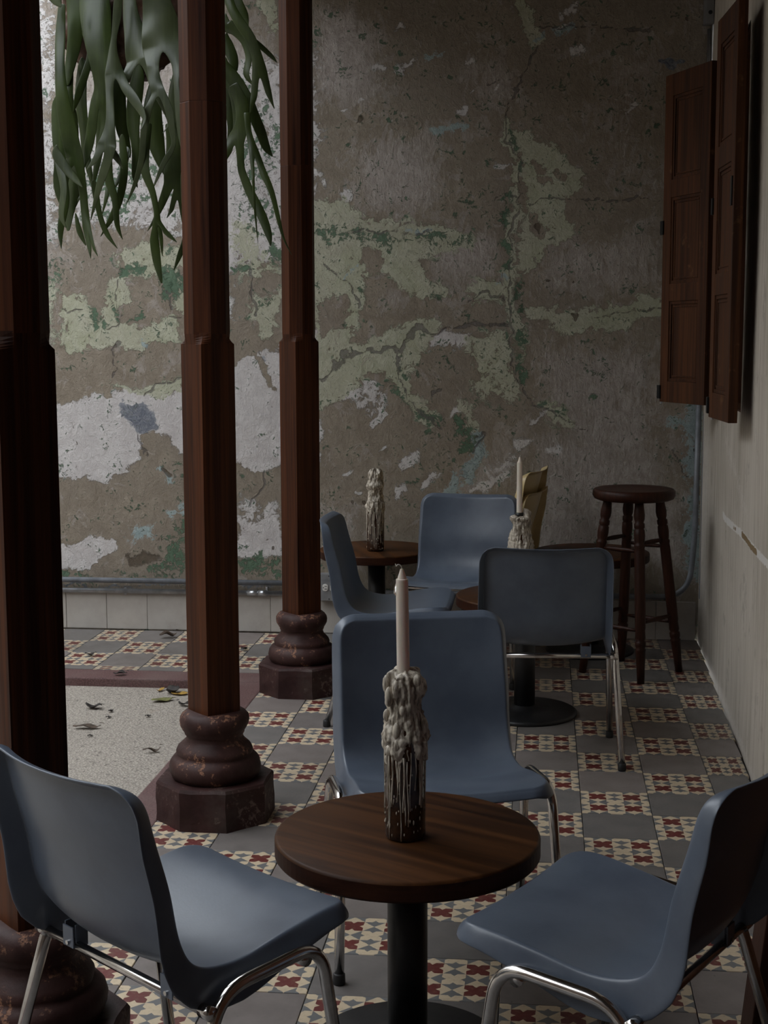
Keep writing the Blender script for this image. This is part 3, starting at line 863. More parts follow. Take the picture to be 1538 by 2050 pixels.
def make_column(x, y, label, seed, top=2.945):
    root = empty('column', (x, y, 0), 0.0, label, 'column', 'wooden columns of the gallery')
    # octagonal plinth
    bm = bmesh.new()
    ap = 0.157
    pts = oct_pts(ap)
    loft(bm, [[(a*1.01, b*1.01, -0.004) for a, b in pts], [(a, b, 0.02) for a, b in pts], [(a, b, 0.108) for a, b in pts], [(a*0.97, b*0.97, 0.116) for a, b in pts]])
    bmesh.ops.subdivide_edges(bm, edges=list(bm.edges), cuts=3, use_grid_fill=True)
    chip(bm, 0.0035, 22, seed)
    obj('plinth', bm, M['plinth'], root)
    # turned base moulding
    prof = [(0.112, 0.112), (0.122, 0.120), (0.129, 0.133), (0.131, 0.148), (0.127, 0.164), (0.117, 0.176), (0.106, 0.181), (0.107, 0.186), (0.108, 0.194), (0.104, 0.203), (0.093, 0.214), (0.084, 0.224), (0.081, 0.234), (0.083, 0.240), (0.086, 0.244), (0.086, 0.249), (0.091, 0.256), (0.097, 0.267), (0.099, 0.279), (0.097, 0.290), (0.090, 0.300), (0.080, 0.307)]
    bm = bmesh.new(); lathe(bm, prof, 48)
    chip(bm, 0.0030, 26, seed+3)
    obj('base_moulding', bm, M['mould'], root, True)
    # lower shaft: octagon with four raised arrises, scooped off at the shoulder
    ap, tip, al = 0.0585, 0.0752, 0.0552
    rings = []
    rows = [(0.300, tip, al)] + [(0.32+0.1*i, tip, al) for i in range(11)] + [(1.332, tip, al), (1.340, tip-0.0004, al), (1.344, tip-0.005, al+0.0004), (1.349, tip-0.0095, al+0.001), (1.355, tip-0.0130, al+0.0018), (1.362, tip-0.0155, al+0.0026), (1.372, ap+0.0004, ap)]
    for z_, tp_, a_ in rows:
        rings.append([(a, b, z_) for a, b in ridge_pts(a_, tp_)])
    bm = bmesh.new(); loft(bm, rings)
    obj('lower_shaft', bm, M['col_wood'], root)
    # upper shaft in two lengths with a fine joint
    zj = 1.985
    for z0_, z1_ in ((1.368, zj-0.0008), (zj+0.0008, top)):
        bm = bmesh.new()
        loft(bm, [[(a*k_, b*k_, z_) for a, b in oct_pts(ap)] for z_, k_ in ((z0_, 1.0), (z1_-0.0015, 1.0), (z1_, 0.985))])
        obj('upper_shaft', bm, M['col_wood'], root)
    bm = bmesh.new(); loft(bm, [[(a*0.99, b*0.99, z_) for a, b in oct_pts(ap)] for z_ in (zj-0.02, zj+0.02)]); obj('joint', bm, M['col_wood'], root)
    return root
make_column(-1.045, -1.37, 'nearest dark wooden column at the left edge, behind the left blue chair', 1.0)
make_column(-1.045, 0.085, 'middle dark wooden column standing in front of the hanging fern', 5.0)
make_column(-1.040, 1.54, 'farthest dark wooden column, closest to the back wall', 9.0)

# ================================================================== CHAIRS
def make_chair(mat, label, group):
    root = empty('shell_chair', (0, 0, 0), 0, label, 'chair', group)
    prof = catmull([(0, -0.216, 0.703), (0, -0.198, 0.625), (0, -0.174, 0.54), (0, -0.157, 0.454), (0, -0.123, 0.402), (0, -0.042, 0.387), (0, 0.055, 0.404), (0, 0.145, 0.418), (0, 0.198, 0.417)], 12)
    # arc length
    s = [0.0]
    for a, b in zip(prof, prof[1:]): s.append(s[-1]+(b-a).length)
    tot = s[-1]
    # resample: rows crowd towards the two ends so that the rim stays crisp
    want = [0, 0.005, 0.016, 0.034]+[0.034+(tot-0.068)*j/22 for j in range(1, 22)]+[tot-0.034, tot-0.016, tot-0.005, tot]
    res = []
    for wv_ in want:
        j = 0
        while j < len(s)-2 and s[j+1] < wv_: j += 1
        f_ = (wv_-s[j])/max(1e-9, s[j+1]-s[j]); res.append(prof[j].lerp(prof[j+1], min(1, f_)))
    prof, s = res, want
    TT = [-1, -0.978, -0.92, -0.80, -0.62, -0.42, -0.2, 0, 0.2, 0.42, 0.62, 0.80, 0.92, 0.978, 1]
    NTT = len(TT)
    rt_, rf_ = 0.034, 0.036
    bm = bmesh.new()
    grid, nrm = [], []
    for i, p in enumerate(prof):
        tg = (prof[min(i+1, len(prof)-1)]-prof[max(i-1, 0)]).normalized()
        n = Vector((1, 0, 0)).cross(tg); n = Vector((0, -tg.z, tg.y)) if True else n
        if n.y < 0 and n.z < 0: n = -n
        # n points towards the sitter
        if n.z < -0.2: n = -n
        u = s[i]/tot
        w = 0.190 + 0.004*math.sin(math.pi*min(1, u*1.0)) if u < 0.55 else 0.194+0.008*((u-0.55)/0.45)
        d0 = s[i]; d1 = tot-s[i]
        if d0 < rt_: w -= rt_-math.sqrt(max(0, rt_**2-(rt_-d0)**2))
        if d1 < rf_: w -= rf_-math.sqrt(max(0, rf_**2-(rf_-d1)**2))
        bow = 0.036+(0.024-0.036)*min(1, u/0.6) if u < 0.6 else 0.024+(0.010-0.024)*(u-0.6)/0.4
        row = []
        for k in range(NTT):
            tt = TT[k]
            x = w*tt
            e = bow*min(1.05, (abs(x)/0.2)**2.2)
            row.append(bm.verts.new(p+Vector((x, 0, 0))+n*(e-bow*0.72)))
        grid.append(row); nrm.append(n)
    for a, b in zip(grid, grid[1:]):
        for k in range(NTT-1): bm.faces.new((a[k], b[k], b[k+1], a[k+1]))
    NR = len(grid)
    loop = [(0, k) for k in range(NTT)] + [(i, NTT-1) for i in range(1, NR)] + [(NR-1, k) for k in range(NTT-2, -1, -1)] + [(i, 0) for i in range(NR-2, 0, -1)]
    def flw(u):      # flange depth along the side
        pts = [(0, 0.024), (0.12, 0.036), (0.35, 0.044), (0.52, 0.060), (0.60, 0.062), (0.72, 0.048), (0.88, 0.034), (1, 0.022)]
        for (a, x), (b, y) in zip(pts, pts[1:]):
            if a <= u <= b: return x+(y-x)*(u-a)/(b-a)
        return 0.022
    prev = [grid[i][k] for i, k in loop]
    co0 = [v_.co.copy() for v_ in prev]
    nl = len(loop)
    dirs = []
    for j, (i, k) in enumerate(loop):
        tg = (co0[(j+1) % nl]-co0[j-1]).normalized()
        o_ = tg.cross(nrm[i]).normalized()
        ctr = grid[i][NTT//2].co if 0 < i < NR-1 else Vector((0, co0[j].y, co0[j].z)) - (prof[0]-prof[1] if i == 0 else prof[-1]-prof[-2])
        if o_.dot(co0[j]-ctr) < 0: o_ = -o_
        dirs.append(o_)
    for f_out, f_dn in ((0.0030, 0.10), (0.0065, 0.30), (0.0125, 0.70), (0.0165, 1.0)):
        cur = []
        for j, (i, k) in enumerate(loop):
            u = s[i]/tot
            wd = flw(u)
            if i == 0: wd = 0.020 if 2 < k < NTT-3 else 0.022
            if i == NR-1: wd = 0.016
            if f_dn < 0.2: dn = 0.0035
            else: dn = wd*f_dn
            cur.append(bm.verts.new(co0[j]+dirs[j]*f_out-nrm[i]*dn))
        for j in range(nl):
            bm.faces.new((prev[j], prev[(j+1) % nl], cur[(j+1) % nl], cur[j]))
        prev = cur
    bmesh.ops.recalc_face_normals(bm, faces=bm.faces)
    sh = obj('seat_shell', bm, mat, root, True)
    m_ = sh.modifiers.new('thick', 'SOLIDIFY'); m_.thickness = 0.0045; m_.offset = 0.0; m_.edge_crease_rim = 0.7; m_.edge_crease_outer = 0.0
    m_ = sh.modifiers.new('smooth', 'SUBSURF'); m_.levels = 1; m_.render_levels = 2
    # chromed side frames
    R_ = 0.0108
    for sx in (-1, 1):
        path = round_path([(sx*0.245, 0.160, 0.010), (sx*0.230, 0.105, 0.386), (sx*0.228, -0.105, 0.372), (sx*0.245, -0.215, 0.010)], 0.055, 8)
        bm = bmesh.new(); tube(bm, path, R_, 14)
        fr = obj('side_frame', bm, M['chrome'], root, True)
        for yy in (0.160, -0.215):
            bm = bmesh.new(); lathe(bm, [(0.0125, 0.0), (0.0135, 0.003), (0.0128, 0.022), (0.0115, 0.024)], 14, (sx*0.245, yy, 0))
            obj('foot_cap', bm, M['rubber'], fr, True)
    for yy, zz_ in ((-0.124, 0.347), (0.070, 0.370)):
        bm = bmesh.new(); tube(bm, [(-0.230, yy, zz_), (0.230, yy, zz_)], 0.0085, 12)
        bar = obj('cross_bar', bm, M['chrome'], root, True)
        for sx in (-1, 1):
            bm = bmesh.new(); tube(bm, [(sx*0.212, yy, zz_), (sx*0.236, yy, zz_)], 0.0115, 12); obj('end_nut', bm, M['chrome'], bar, True)
    for sx in (-1, 1):
        bm = bmesh.new()
        box(bm, (sx*0.120, -0.117, 0.364), (0.003, 0.024, 0.040), 0.001); box(bm, (sx*0.150, -0.117, 0.364), (0.003, 0.024, 0.040), 0.001); box(bm, (sx*0.135, -0.1325, 0.362), (0.030, 0.003, 0.036), 0.001)
        br = obj('bracket', bm, mat, root)
        bm = bmesh.new(); tube(bm, [(sx*0.135, -0.132, 0.352), (sx*0.135, -0.137, 0.352)], 0.004, 8); obj('bolt', bm, M['chrome'], br)
    return root

BG = 'blue-grey plastic shell chairs'
ch = make_chair(M['blue'], 'blue-grey chair at lower left, seen from behind, facing the near table', BG)
def place(o, x, y, deg, z=0.0):
    o.location = (x, y, z); o.rotation_euler = (0, 0, math.radians(deg)); return o
place(ch, -0.719, -1.551, -37.8)
for x, y, d, lab in [(0.018, -1.505, 61.3, 'blue-grey chair at lower right with its dark back to the pale wall'),
                     (-0.346, -0.728, 195.4, 'blue-grey chair facing the viewer directly behind the near table'),
                     (-0.121, 0.815, 3.3, 'blue-grey chair turned away from the viewer, its chromed rear legs showing'),
                     (-0.653, 1.272, -89.6, 'blue-grey chair in side view beside the farthest column'),
                     (-0.450, 1.809, 172.3, 'blue-grey chair facing the viewer against the back wall, beside the far table')]:
    c_ = copy_tree(ch); place(c_, x, y, d); c_['label'] = lab
cr = make_chair(M['cream'], 'lower of the two stacked cream chairs behind the middle candle', 'stacked cream plastic chairs')
place(cr, -0.374, 2.275, 77)
c_ = copy_tree(cr); place(c_, -0.374, 2.275, 77, 0.088); c_['label'] = 'upper of the two stacked cream chairs behind the middle candle'

# ================================================================== TABLES
def make_table(label, top_z=0.437):
    root = empty('round_table', (0, 0, 0), 0, label, 'table', 'round wooden pedestal tables')
    R_, th = 0.249, 0.038
    bm = bmesh.new()
    lathe(bm, [(0.001, top_z), (R_-0.006, top_z), (R_-0.0015, top_z-0.002), (R_, top_z-0.006)], 96, cap=False)
    o = obj('top_surface', bm, M['table_wood'], root)
    for f in o.data.polygons: f.use_smooth = True
    bm = bmesh.new()
    lathe(bm, [(R_, top_z-0.0055), (R_, top_z-th+0.004), (R_-0.003, top_z-th), (0.001, top_z-th)], 96, cap=False)
    bmesh.ops.recalc_face_normals(bm, faces=bm.faces)
    obj('edge_band', bm, M['table_edge'], root)
    bm = bmesh.new(); lathe(bm, [(0.038, 0.02), (0.038, top_z-th-0.008)], 32); o = obj('pedestal', bm, M['black_iron'], root, True)
    bm = bmesh.new(); box(bm, (0, 0, top_z-th-0.004), (0.26, 0.05, 0.008)); box(bm, (0, 0, top_z-th-0.0042), (0.05, 0.26, 0.0076)); obj('top_bracket', bm, M['black_iron'], root)
    bm = bmesh.new(); lathe(bm, [(0.188, 0.0), (0.190, 0.004), (0.189, 0.012), (0.180, 0.017), (0.10, 0.021), (0.045, 0.026), (0.040, 0.034)], 72); obj('base_disc', bm, M['black_iron'], root, True)
    return root
T1 = (-0.368, -1.222)
T2 = (-0.179, 1.275)
T3 = (float(P(754, 1092, 2.335).x), 2.335)
T4 = (float(P(1184, 1092, 2.335).x), 2.335)
tb = make_table('nearest low round wooden table, holding the tall white candle'); tb.location = (*T1, 0)
for (x, y), rz, lab in ((T2, 0.7, 'low round table hidden behind the chair with its back to the viewer'), (T3, 1.9, 'far round table by the back wall, holding the bottle without a candle'), (T4, 1.2, 'far round table in the dark corner, left of the bar stool')):
    c_ = copy_tree(tb); c_.location = (x, y, 0); c_.rotation_euler.z = rz; c_['label'] = lab
tb.rotation_euler.z = -0.5

# ================================================================== CANDLE BOTTLES
def wax_bottle(loc, label, seed, cover, topz=0.315, spike=None, ragged=False):
    """bottle with wax run down it; cover = height below which bare glass shows between runs"""
    rnd = random.Random(seed)
    root = empty('wax_bottle', loc, rnd.uniform(0, 6), label, 'bottle', 'wax-covered bottles used as candle holders')
    root.rotation_euler.z = 0
    bm = bmesh.new()
    lathe(bm, [(0.030, 0.0), (0.036, 0.003), (0.037, 0.012), (0.037, 0.185), (0.033, 0.205), (0.022, 0.228), (0.0150, 0.245), (0.0145, topz-0.02), (0.0150, topz-0.018), (0.0150, topz-0.004)], 32)
    obj('bottle_glass', bm, M['glass_dark'], root, True)
    # wax mass round neck and shoulder
    nth, nz = 72, 80
    z0_, z1_ = cover, topz
    bm = bmesh.new(); rings = []
    for j in range(nz+1):
        u = j/nz
        z = z0_+(z1_-z0_)*u
        ring = []
        for i in range(nth):
            th = 2*math.pi*i/nth
            d = Vector((math.cos(th), math.sin(th), 0))
            base = 0.0395 if z < 0.19 else (0.0395-0.010*min(1, (z-0.19)/0.05))
            lump = mnoise.noise(Vector((d.x*2.2+seed, d.y*2.2, z*26)))*0.009+0.0045*mnoise.noise(Vector((d.x*5, d.y*5+seed, z*80)))+0.0025*mnoise.noise(Vector((d.x*11, d.y*11+seed, z*190)))
            if z > 0.265: lump += 0.006*math.sin(min(1, (z-0.265)/0.04)*math.pi)
            ridge = 0.0042*abs(mnoise.noise(Vector((d.x*6+seed*3, d.y*6, z*9))))*2-0.001+0.0022*mnoise.noise(Vector((d.x*13, d.y*13+seed, z*18)))
            r = base+lump+ridge
            # ragged lower hem: runs end at different heights
            hem = 0.030*mnoise.noise(Vector((d.x*4+seed, d.y*4-seed, 3.3)))
            zz_ = z
            if u < 0.25: zz_ = z+hem*(1-u/0.25); r = r*(0.93+0.07*u/0.25)
            if u < 0.03: r = 0.0365
            if u > 0.93:
                k_ = (u-0.93)/0.07
                r *= math.sqrt(max(0.0, 1-k_*k_))*0.75+0.25
                zz_ += 0.010*mnoise.noise(Vector((d.x*3+seed, d.y*3, 9)))
                if ragged: zz_ += k_*0.018*max(0, mnoise.noise(Vector((d.x*2+seed, d.y*2, 5)))+0.4)
            if spike and u > 0.80:
                k_ = max(0, math.cos(th-spike))**10*(u-0.80)/0.20
                zz_ += k_*0.030
            ring.append(bm.verts.new((d.x*r, d.y*r, zz_)))
        rings.append(ring)
    for a, b in zip(rings, rings[1:]):
        for i in range(nth): bm.faces.new((a[i], a[(i+1) % nth], b[(i+1) % nth], b[i]))
    bm.faces.new(rings[-1])
    obj('wax', bm, M['wax'], root, True)
    # long runs down the body
    bm = bmesh.new()
    for k in range(48):
        th = rnd.uniform(0, 2*math.pi)
        ztop = cover+rnd.uniform(0.0, 0.03); zb = max(0.004, ztop-abs(rnd.gauss(0.085, 0.06))-0.01)
        w = rnd.uniform(0.0006, 0.0017)
        n_ = 7; pts = []; rr = []
        for j in range(n_):
            u = j/(n_-1); z = ztop+(zb-ztop)*u
            a_ = th+0.04*math.sin(u*5+k)
            pts.append((0.0375*math.cos(a_), 0.0375*math.sin(a_), z))
            rr.append(w*(1.3-0.6*u)*(1.0 if j < n_-1 else 1.5)+0.0005*rnd.random())
        tube(bm, pts, rr, 6)
    for k in range(130):
        th = rnd.uniform(0, 2*math.pi); z = rnd.uniform(0.01, cover)
        bmesh.ops.create_icosphere(bm, subdivisions=1, radius=rnd.uniform(0.0006, 0.0015), matrix=Matrix.Translation((0.0372*math.cos(th), 0.0372*math.sin(th), z)) @ Matrix.Diagonal((1, 1, rnd.uniform(1.5, 5.0), 1)))
    o = obj('wax_runs', bm, M['wax'], root, True); o['kind'] = 'stuff'
    if not spike and not ragged:
        bm = bmesh.new()
        for k in range(26):                      # bulging drips on the near-table bottle
            th = rnd.uniform(0, 2*math.pi); z = rnd.choice([rnd.uniform(0.27, 0.305), rnd.uniform(0.19, 0.25), rnd.uniform(0.15, 0.19)])
            rr_ = 0.033+0.003*rnd.random()
            bmesh.ops.create_icosphere(bm, subdivisions=2, radius=rnd.uniform(0.005, 0.010), matrix=Matrix.Translation((rr_*math.cos(th), rr_*math.sin(th), z)) @ Matrix.Diagonal((1, 1, rnd.uniform(1.2, 2.6), 1)))
        o = obj('wax_drips', bm, M['wax'], root, True); o['kind'] = 'stuff'
    return root

def candle(loc, h, r, label, tilt=(0, 0), bent=True):
    root = empty('candle', loc, 0, label, 'candle', 'white taper candles'); root.rotation_euler = (tilt[0], tilt[1], 0)
    bm = bmesh.new()
    lathe(bm, [(r*1.06, 0), (r*1.05, h*0.5), (r, h-0.022), (r, h-0.0195), (r*0.97, h-0.0187), (r*0.76, h-0.0182), (r*0.70, h-0.016), (r*0.46, h-0.007), (r*0.26, h-0.0005), (0.0014, h)], 28)
    o = obj('taper', bm, M['candle'], root, True); o.data.set_sharp_from_angle(angle=math.radians(35))
    bm = bmesh.new()
    if bent: tube(bm, catmull([(0, 0, h), (-0.002, 0, h+0.006), (-0.007, -0.001, h+0.008), (-0.010, 0, h+0.005), (-0.012, 0.001, h+0.009)], 4), 0.0011, 6)
    else: tube(bm, [(0, 0, h), (0.0015, 0, h+0.006)], 0.0010, 6)
    obj('wick', bm, M['wick'], root)
    if bent:
        bm = bmesh.new(); tube(bm, catmull([(-r*0.8, -0.002, h-0.024), (-r-0.002, -0.003, h-0.034), (-r-0.001, -0.003, h-0.048), (-r*0.9, -0.003, h-0.044)], 4), 0.0009, 6); obj('wax_thread', bm, M['candle'], root)
    return root

TZ = 0.437
b1 = P(811, 1678, -1.245)
wax_bottle((b1.x, -1.245, TZ), 'bottle caked with pale wax on the nearest table', 11, 0.150, 0.318)
candle((b1.x-0.002, -1.249, TZ+0.296), 0.209, 0.0112, 'tall off-white candle in the bottle on the nearest table', (0.0, -0.012))
wax_bottle((-0.197, 1.275, TZ), 'wax-caked bottle in front of the stacked cream chairs, behind the turned-away chair', 23, 0.12, 0.286, spike=0.2)
candle((-0.203, 1.273, TZ+0.272), 0.224, 0.0095, 'white candle in front of the stacked cream chairs', (0, 0), False)
bm = bmesh.new(); lathe(bm, [(0.0145, 0), (0.0150, 0.004), (0.0145, 0.012), (0.0110, 0.013)], 24); o = obj('candle_collar', bm, M['black_collar'], None, True); o.location = (-0.203, 1.273, TZ+0.284); tag(o, 'black collar round the foot of the candle before the cream chairs', 'collar')
b3 = P(752, 1098, 2.27)
wax_bottle((b3.x, 2.27, TZ), 'wax-topped dark bottle without a candle on the far table', 31, 0.165, 0.345, ragged=True)

# ================================================================== BAR STOOLS
def make_stool(label):
    root = empty('bar_stool', (0, 0, 0), 0, label, 'stool', 'turned wooden bar stools')
    H_, R_ = 0.752, 0.165
    bm = bmesh.new()
    lathe(bm, [(0.02, H_-0.045), (R_-0.022, H_-0.045), (R_-0.007, H_-0.039), (R_, H_-0.026), (R_-0.001, H_-0.011), (R_-0.007, H_-0.002), (R_-0.014, H_), (R_-0.04, H_-0.003), (R_-0.09, H_-0.007), (0.01, H_-0.008)], 64)
    obj('seat', bm, M['stool_wood'], root, True)
    legs = []
    for k in range(4):
        a = math.radians(8+90*k)
        top = Vector((0.104*math.cos(a), 0.104*math.sin(a), H_-0.040)); bot = Vector((0.198*math.cos(a), 0.198*math.sin(a), 0))
        prof = [(0.012, 0.0), (0.0135, 0.06), (0.0165, 0.13), (0.0175, 0.135), (0.0145, 0.14), (0.0175, 0.150), (0.0175, 0.165), (0.0140, 0.170), (0.0170, 0.180), (0.0155, 0.21), (0.0170, 0.22), (0.0175, 0.30), (0.0168, 0.52), (0.0160, 0.535), (0.0175, 0.540), (0.0175, 0.548), (0.0145, 0.553), (0.0170, 0.565), (0.0182, 0.585), (0.0170, 0.607), (0.0140, 0.612), (0.0172, 0.617), (0.0172, 0.632), (0.0135, 0.637), (0.0170, 0.650), (0.0180, 0.668), (0.0150, 0.70), (0.0135, 0.722)]
        L_ = (top-bot).length
        path = [bot+(top-bot)*(z/0.722) for r_, z in prof]
        bm = bmesh.new(); tube(bm, path, [r_*1.22 for r_, z in prof], 20)
        obj('leg', bm, M['stool_wood'], root, True); legs.append((bot, top))
    def at(k, z):
        b_, t_ = legs[k]; return b_+(t_-b_)*(z/t_.z)
    for k in range(4):
        hs = (0.205, 0.515) if k % 2 == 0 else (0.235, 0.545)
        for z in hs:
            p, q = at(k, z), at((k+1) % 4, z)
            bm = bmesh.new(); tube(bm, [p+(q-p)*t_ for t_ in (0.02, 0.2, 0.5, 0.8, 0.98)], [0.005, 0.0075, 0.0100, 0.0075, 0.005], 10)
            obj('stretcher', bm, M['stool_wood'], root, True)
    return root
st = make_stool('tall dark wooden bar stool in the far corner by the pale wall'); st.location = (0.243, 1.955, 0)
bm = bmesh.new(); box(bm, (0.0, 0.0, 1.0), (0.030, 0.11, 2.0), 0.004)
pk = obj('leaning_plank', bm, M['stool_wood'], None); pk.location = (0.284, -1.15, 0.003); pk.rotation_euler = (0, math.atan(0.100), 0)
tag(pk, 'dark wooden plank leaning on the wall at the right edge behind the lower right chair', 'plank')

# ================================================================== SHUTTERS
def shutter(loc, ang, label, hook_side):
    """leaf hangs from local x=0 to x=-W ... built in local x (width), y (thickness), z (height)"""
    root = empty('window_shutter', loc, ang, label, 'shutter', 'panelled wooden window shutters')
    W_, H_, T_ = 0.352, 1.295, 0.030
    sw = 0.062
    for x in (sw/2, W_-sw/2):
        bm = bmesh.new(); box(bm, (x, 0, H_/2), (sw, T_, H_), 0.0025); obj('stile', bm, M['shutter'], root)
    zr = [(0.0, 0.085), (0.405, 0.475), (0.815, 0.885), (H_-0.085, H_)]
    for a, b in zr:
        bm = bmesh.new(); box(bm, (W_/2, 0, (a+b)/2), (W_-2*sw, T_-0.001, b-a), 0.002); obj('rail', bm, M['shutter'], root)
    for (a0, a1), (b0, b1) in zip(zr, zr[1:]):
        zc, hh, ww = (a1+b0)/2, b0-a1, W_-2*sw
        bm = bmesh.new(); box(bm, (W_/2, 0, zc), (ww, 0.010, hh)); pn = obj('panel', bm, M['shutter'], root)
        for sgn in (-1, 1):
            bm = bmesh.new()
            for inset, wd, yy in ((0.006, 0.012, 0.0105), (0.021, 0.007, 0.0080)):
                for c_, s_ in (((W_/2, 0, zc+hh/2-inset), (ww-2*inset+wd, 0.006, wd)), ((W_/2, 0, zc-hh/2+inset), (ww-2*inset+wd, 0.006, wd)), ((W_/2-ww/2+inset, 0, zc), (wd, 0.006, hh-2*inset+wd)), ((W_/2+ww/2-inset, 0, zc), (wd, 0.006, hh-2*inset+wd))):
                    box(bm, (c_[0], sgn*(yy-0.003), c_[2]), s_, 0.0015)
            obj('moulding', bm, M['shutter'], pn)
    for z in (0.04, 0.70):
        bm = bmesh.new(); box(bm, (hook_side*W_, 0.0, z), (0.022, T_+0.014, 0.055), 0.002)
        hg = obj('hinge', bm, M['black_iron_hw'], root)
        bm = bmesh.new(); tube(bm, [(hook_side*W_+(0.012 if hook_side else -0.012), 0, z-0.05), (hook_side*W_+(0.012 if hook_side else -0.012), 0, z+0.035)], 0.005, 10); obj('pin', bm, M['steel'], hg)
    bm = bmesh.new(); box(bm, (W_-0.03 if not hook_side else 0.03, -T_/2-0.002, 0.72), (0.022, 0.005, 0.09), 0.001); obj('latch', bm, M['black_iron_hw'], root)
    return root
# far leaf swung out into the room, near leaf folded back along the wall
a1, b1_ = Vector((0.508, 1.832)), Vector((0.366, 2.150))
shutter((a1.x, a1.y, 1.09), math.atan2(b1_.y-a1.y, b1_.x-a1.x), 'far dark panelled shutter swung out towards the back wall', 1)
a2, b2_ = Vector((0.449, 1.132)), Vector((0.470, 0.780))
shutter((a2.x, a2.y, 1.085), math.atan2(b2_.y-a2.y, b2_.x-a2.x), 'near dark panelled shutter folded back along the pale wall', 0)

# ================================================================== CONDUIT, OUTLETS
YP = WY-0.030
def conduit(name, path, r, mat, label, fr=0.0, couplings=(), clamps=()):
    root = empty(name, path[0], 0, label, 'pipe')
    off = Vector(path[0])
    pts = round_path(path, fr, 10) if fr else [Vector(p) for p in path]
    bm = bmesh.new(); tube(bm, [p-off for p in pts], r, 14); obj('tube', bm, mat, root, True)
    for c0, c1, k_ in couplings:
        bm = bmesh.new(); tube(bm, [Vector(c0)-off, Vector(c1)-off], r*k_, 14); obj('coupling', bm, M['steel'], root, True)
    for c0, s_ in clamps:
        bm = bmesh.new(); box(bm, Vector(c0)-off, s_, 0.002); obj('clamp', bm, M['steel'], root)
    return root
zl = P(300, 1185, YP).z; zu = P(300, 1162, YP).z
conduit('conduit_pipe', [(-5.8, YP, zl), (-1.14, YP, zl+0.004)], 0.0115, M['steel'], 'bright steel conduit low along the left of the back wall', 0,
        [((P(496, 1186, YP).x, YP, zl+0.003), (P(516, 1186, YP).x, YP, zl+0.003), 1.18), ((P(518, 1186, YP).x, YP, zl+0.003), (P(534, 1186, YP).x, YP, zl+0.003), 1.32)],
        [((P(534, 1184, YP).x, YP+0.012, zl+0.010), (0.010, 0.022, 0.045)), ((P(250, 1184, YP).x, YP+0.016, zl), (0.012, 0.016, 0.034))])
conduit('conduit_pipe', [(-5.8, YP-0.002, zu), (-1.14, YP-0.002, zu-0.002)], 0.0125, M['grey_pipe'], 'dull grey conduit running above the bright steel one', 0, (), [((P(420, 1163, YP).x, YP+0.016, zu), (0.014, 0.014, 0.034))])
xr = P(1396, 1000, YP).x
conduit('conduit_pipe', [(-1.03, YP, 0.197), (xr-0.03, YP, 0.200), (xr-0.006, YP, 0.45), (xr-0.002, YP, 1.09)], 0.0125, M['grey_pipe'], 'grey conduit bending up the far right corner behind the bar stool', 0.16, (), [((xr+0.008, YP+0.014, P(1396, 1067, YP).z), (0.04, 0.024, 0.010)), ((0.1, YP+0.016, 0.199), (0.012, 0.016, 0.036))])
xt = P(1431, 60, YP).x
conduit('conduit_pipe', [(xt, YP, 2.30), (xt+0.002, YP, 3.05)], 0.0135, M['steel'], 'steel conduit rising above the far shutter in the corner', 0, (), [((xt, YP, P(1430, 46, YP).z), (0.036, 0.030, 0.012))])
xs_ = P(1420, 70, YP).x
conduit('conduit_pipe', [(xs_+0.004, YP, 2.30), (xs_, YP, P(1418, 58, YP).z)], 0.0080, M['steel'], 'thin cable conduit feeding the switch box above the far shutter', 0)
# switch box at top right
zb = P(1418, 50, YP).z
jb = empty('junction_box', (xs_-0.004, YP-0.006, zb), 0, 'grey metal box above the far shutter, at the top of the corner', 'electrical box')
bm = bmesh.new(); box(bm, (0, 0, 0.11), (0.040, 0.055, 0.22), 0.003); obj('case', bm, M['grey_plate'], jb)
bm = bmesh.new(); tube(bm, [(0.004, -0.0270, 0.045), (0.004, -0.0285, 0.045)], 0.0085, 14); obj('knockout', bm, M['slot'], jb)
# outlet box
ob = empty('outlet_box', (P(668, 1174, YP).x-0.010, WY, P(668, 1174, YP).z), 0, 'grey metal outlet box with two white sockets on the back wall', 'outlet')
bm = bmesh.new(); box(bm, (0, -0.030, 0), (0.120, 0.060, 0.118), 0.004); obj('box', bm, M['grey_plate'], ob)
bm = bmesh.new(); box(bm, (0, -0.0615, 0), (0.122, 0.003, 0.121), 0.0012); cov = obj('cover_plate', bm, M['grey_plate'], ob)
for x in (-0.0235, 0.0125):
    bm = bmesh.new(); lathe(bm, [(0.0165, 0.0), (0.0165, 0.004), (0.0155, 0.0052)], 28)
    for v_ in bm.verts: v_.co.x = max(-0.0125, min(0.0125, v_.co.x))
    so = obj('socket', bm, M['white_plastic'], ob); so.location = (x, -0.062, 0.0); so.rotation_euler = (math.pi/2, 0, 0)
    bm = bmesh.new()
    for zz_ in (-0.006, 0.006): box(bm, (0.003, zz_, 0.0052), (0.011, 0.0028, 0.0012))
    bmesh.ops.create_cone(bm, cap_ends=True, segments=12, radius1=0.0026, radius2=0.0026, depth=0.0012, matrix=Matrix.Translation((-0.0075, 0, 0.0052)))
    obj('socket_slot', bm, M['slot'], so)
for z in (-0.053, 0.053):
    bm = bmesh.new(); tube(bm, [(-0.006, -0.0625, z), (-0.006, -0.0640, z)], 0.0032, 10); obj('screw', bm, M['slot'], ob)
fc = bpy.data.curves.new('lettering', 'FONT'); fc.body = 'RACO'; fc.size = 0.019; fc.extrude = 0.0006; fc.align_x = 'CENTER'; fc.shear = 0.25
fo = bpy.data.objects.new('tmp_lettering', fc); COL.objects.link(fo)
bpy.context.view_layer.update()
me = bpy.data.meshes.new_from_object(fo.evaluated_get(bpy.context.evaluated_depsgraph_get()))
bpy.data.objects.remove(fo, do_unlink=True)
